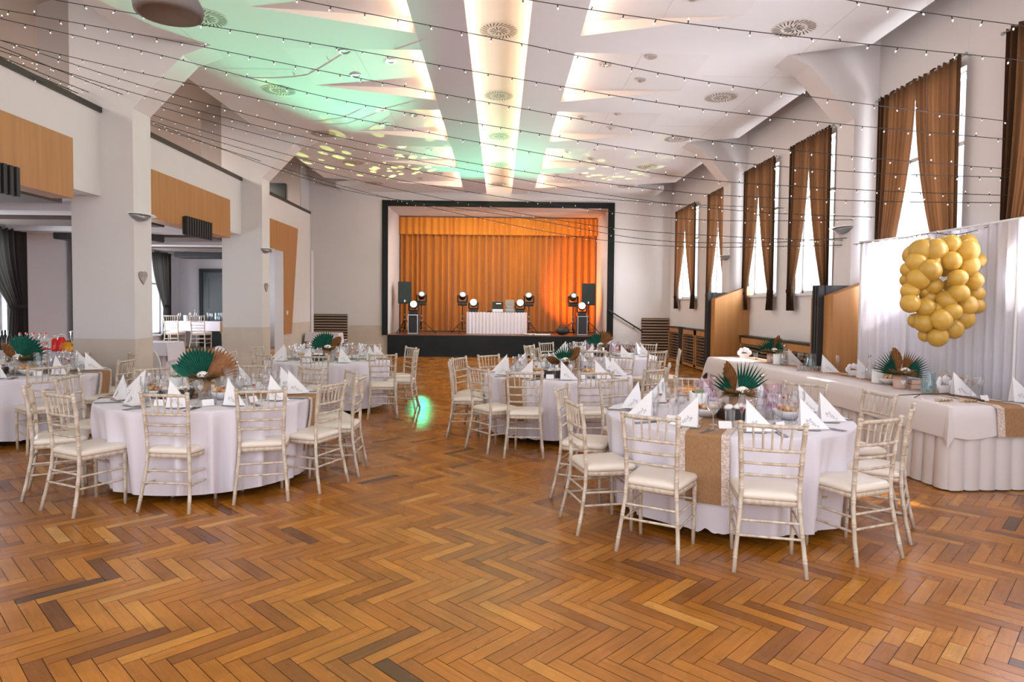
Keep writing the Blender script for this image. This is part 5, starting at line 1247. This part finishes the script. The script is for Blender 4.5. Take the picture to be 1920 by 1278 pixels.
# ================================================================== STRING LIGHTS
bb = MB(); bb.tube([(0, 0, 0), (0, 0, -0.022)], 0.0045, 6); bb.use(1).lathe([(0.003, -0.02), (0.006, -0.026), (0.0065, -0.033), (0.001, -0.041)], 8)
BULB = bb.mesh('bulb', [M['wire'], M['bulb']])
bb = MB(); bb.tube([(0, 0, 0), (0, 0, -0.022)], 0.004, 5); bb.use(1).lathe([(0.003, -0.02), (0.0095, -0.03), (0.001, -0.041)], 6)
BULB2 = bb.mesh('bulb', [M['wire'], M['bulb']])
def string(i, pts, spacing, desc, far=False, wire=0.0035):
    """pts: (px, py, Y) control points joined by a smooth sagging line"""
    P = [at(*q) for q in pts]; cur = []
    n = len(P)
    for k_ in range(n-1):
        p0, p1, p2, p3 = P[max(0, k_-1)], P[k_], P[k_+1], P[min(n-1, k_+2)]
        for j in range(24):
            t = j/24
            cur.append(0.5*((2*p1)+(-p0+p2)*t+(2*p0-5*p1+4*p2-p3)*t*t+(-p0+3*p1-3*p2+p3)*t*t*t))
    cur.append(P[-1])
    o = empty('string_lights', (0, 0, 0), 0, desc, 'string lights', 'fairy-light strings across the hall')
    b = MB(); b.tube(cur, wire, 5); part('wire', b, M['wire'], o)
    acc = rnd.uniform(0, spacing); d = 0; nb = 0
    for a_, c_ in zip(cur[:-1], cur[1:]):
        L_ = (c_-a_).length
        while acc < d+L_ and nb < 99:
            q = a_.lerp(c_, (acc-d)/L_)
            ob = link('bulb', BULB2 if far else BULB, o, q); ob.rotation_euler = (rnd.uniform(-0.5, 0.5) + (PI if rnd.random() < 0.14 else 0), rnd.uniform(-0.6, 0.6), 0)
            acc += spacing; nb += 1
        d += L_
string(0, [(1150, -90, 4.4), (1590, 0, 4.5), (1907, 47, 4.6), (2010, 58, 4.65)], 0.235, 'fairy-light string cutting the top corner over the nearest window', wire=0.0032)
string(1, [(640, -62, 4.3), (993, 0, 4.5), (1280, 43, 4.7), (1600, 80, 4.9), (1920, 113, 5.1), (2020, 124, 5.15)], 0.24, 'fairy-light string crossing above the nearest centre diffuser', wire=0.0032)
string(2, [(300, -62, 4.6), (563, 0, 4.9), (960, 78, 5.3), (1280, 145, 5.7), (1600, 192, 6.1), (1912, 230, 6.45)], 0.245, 'fairy-light string passing just under the nearest centre diffuser', wire=0.0034)
string(3, [(-60, -32, 5.4), (103, 0, 5.6), (370, 45, 5.9), (640, 90, 6.0), (960, 146, 6.2), (1280, 199, 6.3), (1600, 235, 6.4), (1910, 263, 6.45)], 0.23, 'fairy-light string third from the camera, ending by the nearest curtain', wire=0.0036)
string(4, [(-40, 10, 5.8), (300, 72, 6.0), (640, 140, 6.2), (960, 200, 6.3), (1280, 256, 6.4), (1600, 293, 6.45), (1905, 318, 6.45)], 0.20, 'fairy-light string above the second centre diffuser', wire=0.0034)
string(5, [(-40, 26, 6.3), (300, 103, 6.6), (640, 188, 6.8), (960, 242, 6.8), (1280, 293, 6.7), (1600, 322, 6.6), (1905, 333, 6.45)], 0.20, 'fairy-light string running over the third centre diffuser', wire=0.0036)
string(6, [(-30, 68, 7.0), (300, 145, 7.5), (640, 217, 7.8), (960, 278, 7.8), (1280, 332, 7.4), (1600, 355, 7.0), (1905, 367, 6.45)], 0.20, 'fairy-light string ending level with the pillar uplight curtains', wire=0.0038)
string(7, [(-10, 72, 7.3), (300, 170, 8.3), (640, 258, 9.0), (960, 318, 9.0), (1280, 360, 8.4), (1600, 376, 7.6), (1905, 380, 6.5)], 0.20, 'fairy-light string over the fourth centre diffuser', True, wire=0.0042)
string(8, [(-10, 92, 7.4), (300, 188, 9.0), (640, 273, 10.2), (900, 322, 10.8), (1150, 367, 10.5), (1400, 396, 9.6), (1640, 407, 8.6)], 0.22, 'fairy-light string ending over the curtains behind the drape', True, wire=0.0046)
string(9, [(-10, 84, 7.2), (300, 200, 9.5), (640, 290, 11.2), (960, 352, 11.8), (1200, 378, 11.6), (1470, 390, 11.3)], 0.24, 'fairy-light string dipping to the curtains beyond the first pillar', True, wire=0.005)
string(10, [(-10, 102, 7.2), (300, 220, 10.5), (640, 315, 13.0), (960, 372, 12.5), (1280, 410, 11.0), (1600, 412, 8.9)], 0.24, 'fairy-light string along the top of the stage frame', True, wire=0.005)
string(11, [(-10, 108, 7.3), (300, 232, 11.0), (640, 330, 14.5), (860, 378, 14.5), (1130, 425, 13.0), (1400, 445, 10.8), (1580, 450, 9.2)], 0.26, 'fairy-light string hanging across the orange valance', True, wire=0.0055)
string(12, [(60, 145, 7.6), (300, 240, 11.5), (640, 348, 15.5), (850, 398, 15.0), (1060, 440, 13.5), (1270, 462, 11.8), (1600, 459, 9.1)], 0.26, 'lowest fairy-light string, dipping across the orange curtain', True, wire=0.0055)
string(13, [(30, 125, 7.5), (300, 236, 11.2), (640, 354, 15.0), (960, 405, 14.0), (1200, 447, 12.0), (1400, 455, 10.5), (1590, 446, 9.1)], 0.26, 'fairy-light string between valance and pillar panels', True, wire=0.0055)
string(14, [(1600, 458, 8.7), (1690, 447, 8.0), (1740, 437, 7.4), (1803, 438, 6.95), (1905, 409, 6.35), (1960, 396, 6.1)], 0.13, 'fairy-light string along the top of the white drape', wire=0.0035)

# ================================================================== SIDE ROOM FURNITURE
# drinks table
o = empty('drinks_table', (-7.35, 10.45, 0), 0, 'drinks table under a white cloth beside the first column', 'table')
b = MB(); b.box(-1.3, -0.35, 0.80, 1.2, 0.35, 0.83); part('tabletop', b, M['wood2'], o)
for sx in (-1.2, 1.1):
    for sy in (-0.28, 0.28): b = MB(); b.tube([(sx, sy, 0), (sx, sy, 0.8)], 0.02, 8); part('leg', b, M['grey'], o)
o = empty('tablecloth', (-7.35, 10.45, 0), 0, 'white cloth over the drinks table', 'tablecloth')
b = MB(); b.box(-1.33, -0.38, 0.832, 1.23, 0.38, 0.838); pleats(b, (-1.33, -0.38), (1.23, -0.38), 0.838, 0.05, 0.012, 16, seg=120, zseg=2); pleats(b, (1.23, -0.38), (1.23, 0.38), 0.838, 0.05, 0.012, 5, seg=40, zseg=2); part('cloth', b, M['cloth'], o)
def dk(px, Y=10.3): p_ = at(px, 650, Y); return (p_.x, p_.y, 0.84)
def jug(px, m_, h, lab, w_=0.075):
    o = empty('juice_jug', dk(px, 10.2), 0, lab, 'jug', 'juice jugs on the drinks table')
    b = MB(); b.lathe([(0.001, 0), (w_, 0), (w_*1.02, 0.02), (w_*0.95, h*0.75), (w_*0.6, h*0.95)], 16); part('body', b, m_, o)
    b = MB(); b.tube([(-w_*0.4, 0, h*0.93), (-w_*0.2, 0, h*1.15), (w_*0.5, 0, h*1.12), (w_*0.9, 0, h*0.7)], 0.012, 6); part('handle', b, M['white'], o)
jug(104, M['redj'], 0.20, 'red juice jug with white handle, farther from the column'); jug(116, M['redj'], 0.22, 'taller red juice jug with white handle'); jug(128, M['orangej'], 0.15, 'orange juice jug beside the red ones', 0.085)
o = empty('drink_carton', dk(89, 10.15), 0.1, 'white and red carton with red lettering on the drinks table', 'carton')
b = MB(); b.box(-0.075, -0.05, 0, 0.075, 0.05, 0.19, 0.004); part('box', b, M['white'], o)
b = MB(); b.box(-0.076, -0.052, 0.02, 0.076, -0.05, 0.06); part('red_band', b, M['label_r'], o)
text('OK', 0.075, M['label_r'], o, (0, -0.053, 0.12), (PI/2, 0, 0))
b = MB(); b.lathe([(0.001, 0), (0.034, 0), (0.036, 0.01), (0.036, 0.16), (0.013, 0.21), (0.013, 0.24)], 12); sb = b.mesh('body', M['glass']); b = MB(); b.lathe([(0.015, 0.235), (0.015, 0.26), (0.001, 0.262)], 10); sc_ = b.mesh('cap', M['redj'])
for i, px in enumerate((38, 50, 63, 76, 86)):
    spawn('soda_bottle', [('body', sb), ('cap', sc_)], dk(px, 10.55), 0, 'clear bottle with red cap at the back of the drinks table', 'bottle', 'red-capped bottles on the drinks table')
b = MB(); b.lathe([(0.001, 0), (0.036, 0), (0.038, 0.01), (0.038, 0.18), (0.014, 0.24), (0.014, 0.30), (0.001, 0.302)], 12); wb = b.mesh('wine_bottle', mat('dark_green_glass', (0.01, 0.02, 0.012), 0.15))
for i, (px, Y) in enumerate(((4, 10.3), (10, 10.5), (18, 10.35))):
    o = spawn('wine_bottle', wb, dk(px, Y), 0, 'dark green wine bottle at the far end of the drinks table', 'bottle', 'wine bottles on the drinks table')
o = empty('chafing_dish', dk(68, 10.35), 0, 'steel chafing dish in the middle of the drinks table', 'serving dish')
b = MB(); b.box(-0.19, -0.12, 0.08, 0.19, 0.12, 0.15, 0.02); part('pan', b, M['steel'], o)
b = MB(); b.box(-0.19, -0.12, 0.151, 0.19, 0.12, 0.175, 0.012); part('lid', b, M['steel'], o)
b = MB(); 
for sx in (-1, 1):
    for sy in (-1, 1): b.tube([(sx*0.17, sy*0.10, 0), (sx*0.17, sy*0.10, 0.09)], 0.007, 6)
part('stand', b, M['blackm'], o)
o = empty('drinks_dispenser', dk(144, 10.25), 0, 'glass drinks dispenser in a black wire stand beside the column', 'dispenser')
b = MB(); b.lathe([(0.001, 0.09), (0.08, 0.09), (0.085, 0.10), (0.085, 0.26), (0.07, 0.28)], 16); part('jar', b, M['glass'], o)
b = MB(); b.lathe([(0.09, 0.0), (0.094, 0.006), (0.09, 0.012)], 16); b.lathe([(0.09, 0.088), (0.094, 0.094), (0.09, 0.10)], 16)
for k in range(4): a = R(45+90*k); b.tube([(0.09*cos(a), 0.09*sin(a), 0), (0.09*cos(a), 0.09*sin(a), 0.28)], 0.005, 5)
part('wire_stand', b, M['blackm'], o)
b = MB(); b.lathe([(0.088, 0.28), (0.088, 0.30), (0.02, 0.315), (0.001, 0.33)], 16); part('lid', b, M['steel'], o)
for i in range(4): spawn('coffee_cup', CUP, dk(60+14*i, 10.2), 0.5*i, 'white cup at the front of the drinks table', 'cup', 'cups on the drinks table')

def small_table(x, y, w_, d_, h, z0, lab, m_='cloth', drop=0.22, skirt=True):
    o = empty('side_table', (x, y, z0), 0, 'small table under ' + lab, 'table', 'small draped tables')
    b = MB(); b.box(-w_/2, -d_/2, h-0.03, w_/2, d_/2, h); part('tabletop', b, M['wood2'], o)
    for sx in (-1, 1):
        for sy in (-1, 1): b = MB(); b.box(sx*(w_/2-0.03), sy*(d_/2-0.03), 0, sx*(w_/2-0.07), sy*(d_/2-0.07), h-0.03); part('leg', b, M['grey'], o)
    o = empty('tablecloth', (x, y, z0), 0, lab, 'tablecloth', 'cloths on the small tables')
    e = 0.02; b = MB(); b.box(-w_/2-e, -d_/2-e, h+0.001, w_/2+e, d_/2+e, h+0.006)
    e2 = 0.045; zb = h-drop
    b.add([(-w_/2-e, -d_/2-e, h), (w_/2+e, -d_/2-e, h), (w_/2+e2, -d_/2-e2, zb), (-w_/2-e2, -d_/2-e2, zb)], [(0, 1, 2, 3)])
    b.add([(w_/2+e, -d_/2-e, h), (w_/2+e, d_/2+e, h), (w_/2+e2, d_/2+e2, zb-0.05), (w_/2+e2+0.02, -d_/2-e2-0.01, zb-0.10)], [(0, 1, 2, 3)])
    b.add([(-w_/2-e, -d_/2-e, h), (-w_/2-e, d_/2+e, h), (-w_/2-e2, d_/2+e2, zb-0.05), (-w_/2-e2-0.02, -d_/2-e2-0.01, zb-0.10)], [(3, 2, 1, 0)])
    if skirt:
        pleats(b, (-w_/2, -d_/2), (w_/2, -d_/2), h-0.02, 0.02, 0.014, 8, seg=90, zseg=2); pleats(b, (w_/2, -d_/2), (w_/2, d_/2), h-0.02, 0.02, 0.014, 5, seg=50, zseg=2)
    part('cloth', b, M[m_], o)
small_table(-6.35, 12.0, 0.9, 0.6, 0.88, 0, 'white skirted cloth on the little table behind the first column')
small_table(-4.83, 18.2, 0.85, 0.5, 0.80, 0, 'white cloth on the little table before the louvre screen')
small_table(-8.0, 17.9, 1.75, 0.55, 0.74, 0.36, 'white cloth on the raised table by the dark door', drop=0.25, skirt=False)
b = MB(); b.box(-7.42, 17.58, 1.104, -7.26, 18.2, 1.109); b.box(-7.42, 17.56, 0.80, -7.26, 17.575, 1.109); tag(link('table_runner', b.mesh('table_runner', M['burlap'])), 'narrow burlap runner on the raised side table', 'table runner')
for i in range(9):
    k_ = ('wine', 'tumbler', 'flute')[i % 3]
    spawn({'wine': 'wine_glass', 'tumbler': 'tumbler', 'flute': 'champagne_flute'}[k_], GL[k_], (-8.6+0.14*i, 17.8+0.12*(i % 2), 1.108), 0, 'clear %s on the raised side table' % {'wine': 'wine glass', 'tumbler': 'tumbler', 'flute': 'champagne flute'}[k_], 'glass', 'glasses on the raised side table')
spawn('glass_pitcher', PIT['blue'], (-7.62, 17.85, 1.108), 0, 'blue-tinted pitcher on the raised side table', 'pitcher')
spawn('water_bottle', BOT, (-8.25, 17.95, 1.108), 0, 'clear bottle on the raised side table', 'bottle')
spawn('white_pot', HOLD, (-8.42, 17.8, 1.108), 0, 'white pot on the raised side table', 'pot')
# white round-back folding chairs
def fold_tpl():
    t = []
    b = MB(); n = 12; ring = [(0.21*cos(R(180*i/n)), 0.62+0.28*sin(R(180*i/n))) for i in range(n+1)]
    b.prism([(x, z) for x, z in ring], 'y', -0.195, -0.18); t.append(('backrest', b.mesh('backrest', M['white'])))
    b = MB(); b.lathe([(0.001, 0.43), (0.20, 0.43), (0.21, 0.445), (0.20, 0.46), (0.001, 0.465)], 20); t.append(('seat', b.mesh('seat', M['white'])))
    for s in (-1, 1):
        b = MB(); b.tube([(s*0.2, 0.2, 0), (s*0.2, 0.0, 0.43), (s*0.205, -0.19, 0.65)], 0.011, 6); t.append(('leg', b.mesh('leg', M['white'])))
        b = MB(); b.tube([(s*0.18, -0.22, 0), (s*0.18, 0.12, 0.43)], 0.011, 6); t.append(('leg', b.mesh('leg', M['white'])))
    return t
FT = fold_tpl()
spawn('folding_chair', FT, (-5.15, 10.05, 0), R(-20), 'white round-backed folding chair beside the first column', 'chair', 'white folding chairs')
spawn('folding_chair', FT, (-4.65, 10.6, 0), R(155), 'white round-backed folding chair facing the first column', 'chair', 'white folding chairs')
b = MB(); b.lathe([(0.001, 0.01), (0.11, 0.01), (0.14, 0.30), (0.13, 0.30), (0.10, 0.02)], 18); tag(link('waste_bin', b.mesh('waste_bin', M['white']), None, (-3.72, 20.0, 0)), 'white waste bin by the foot of the stage frame', 'bin')
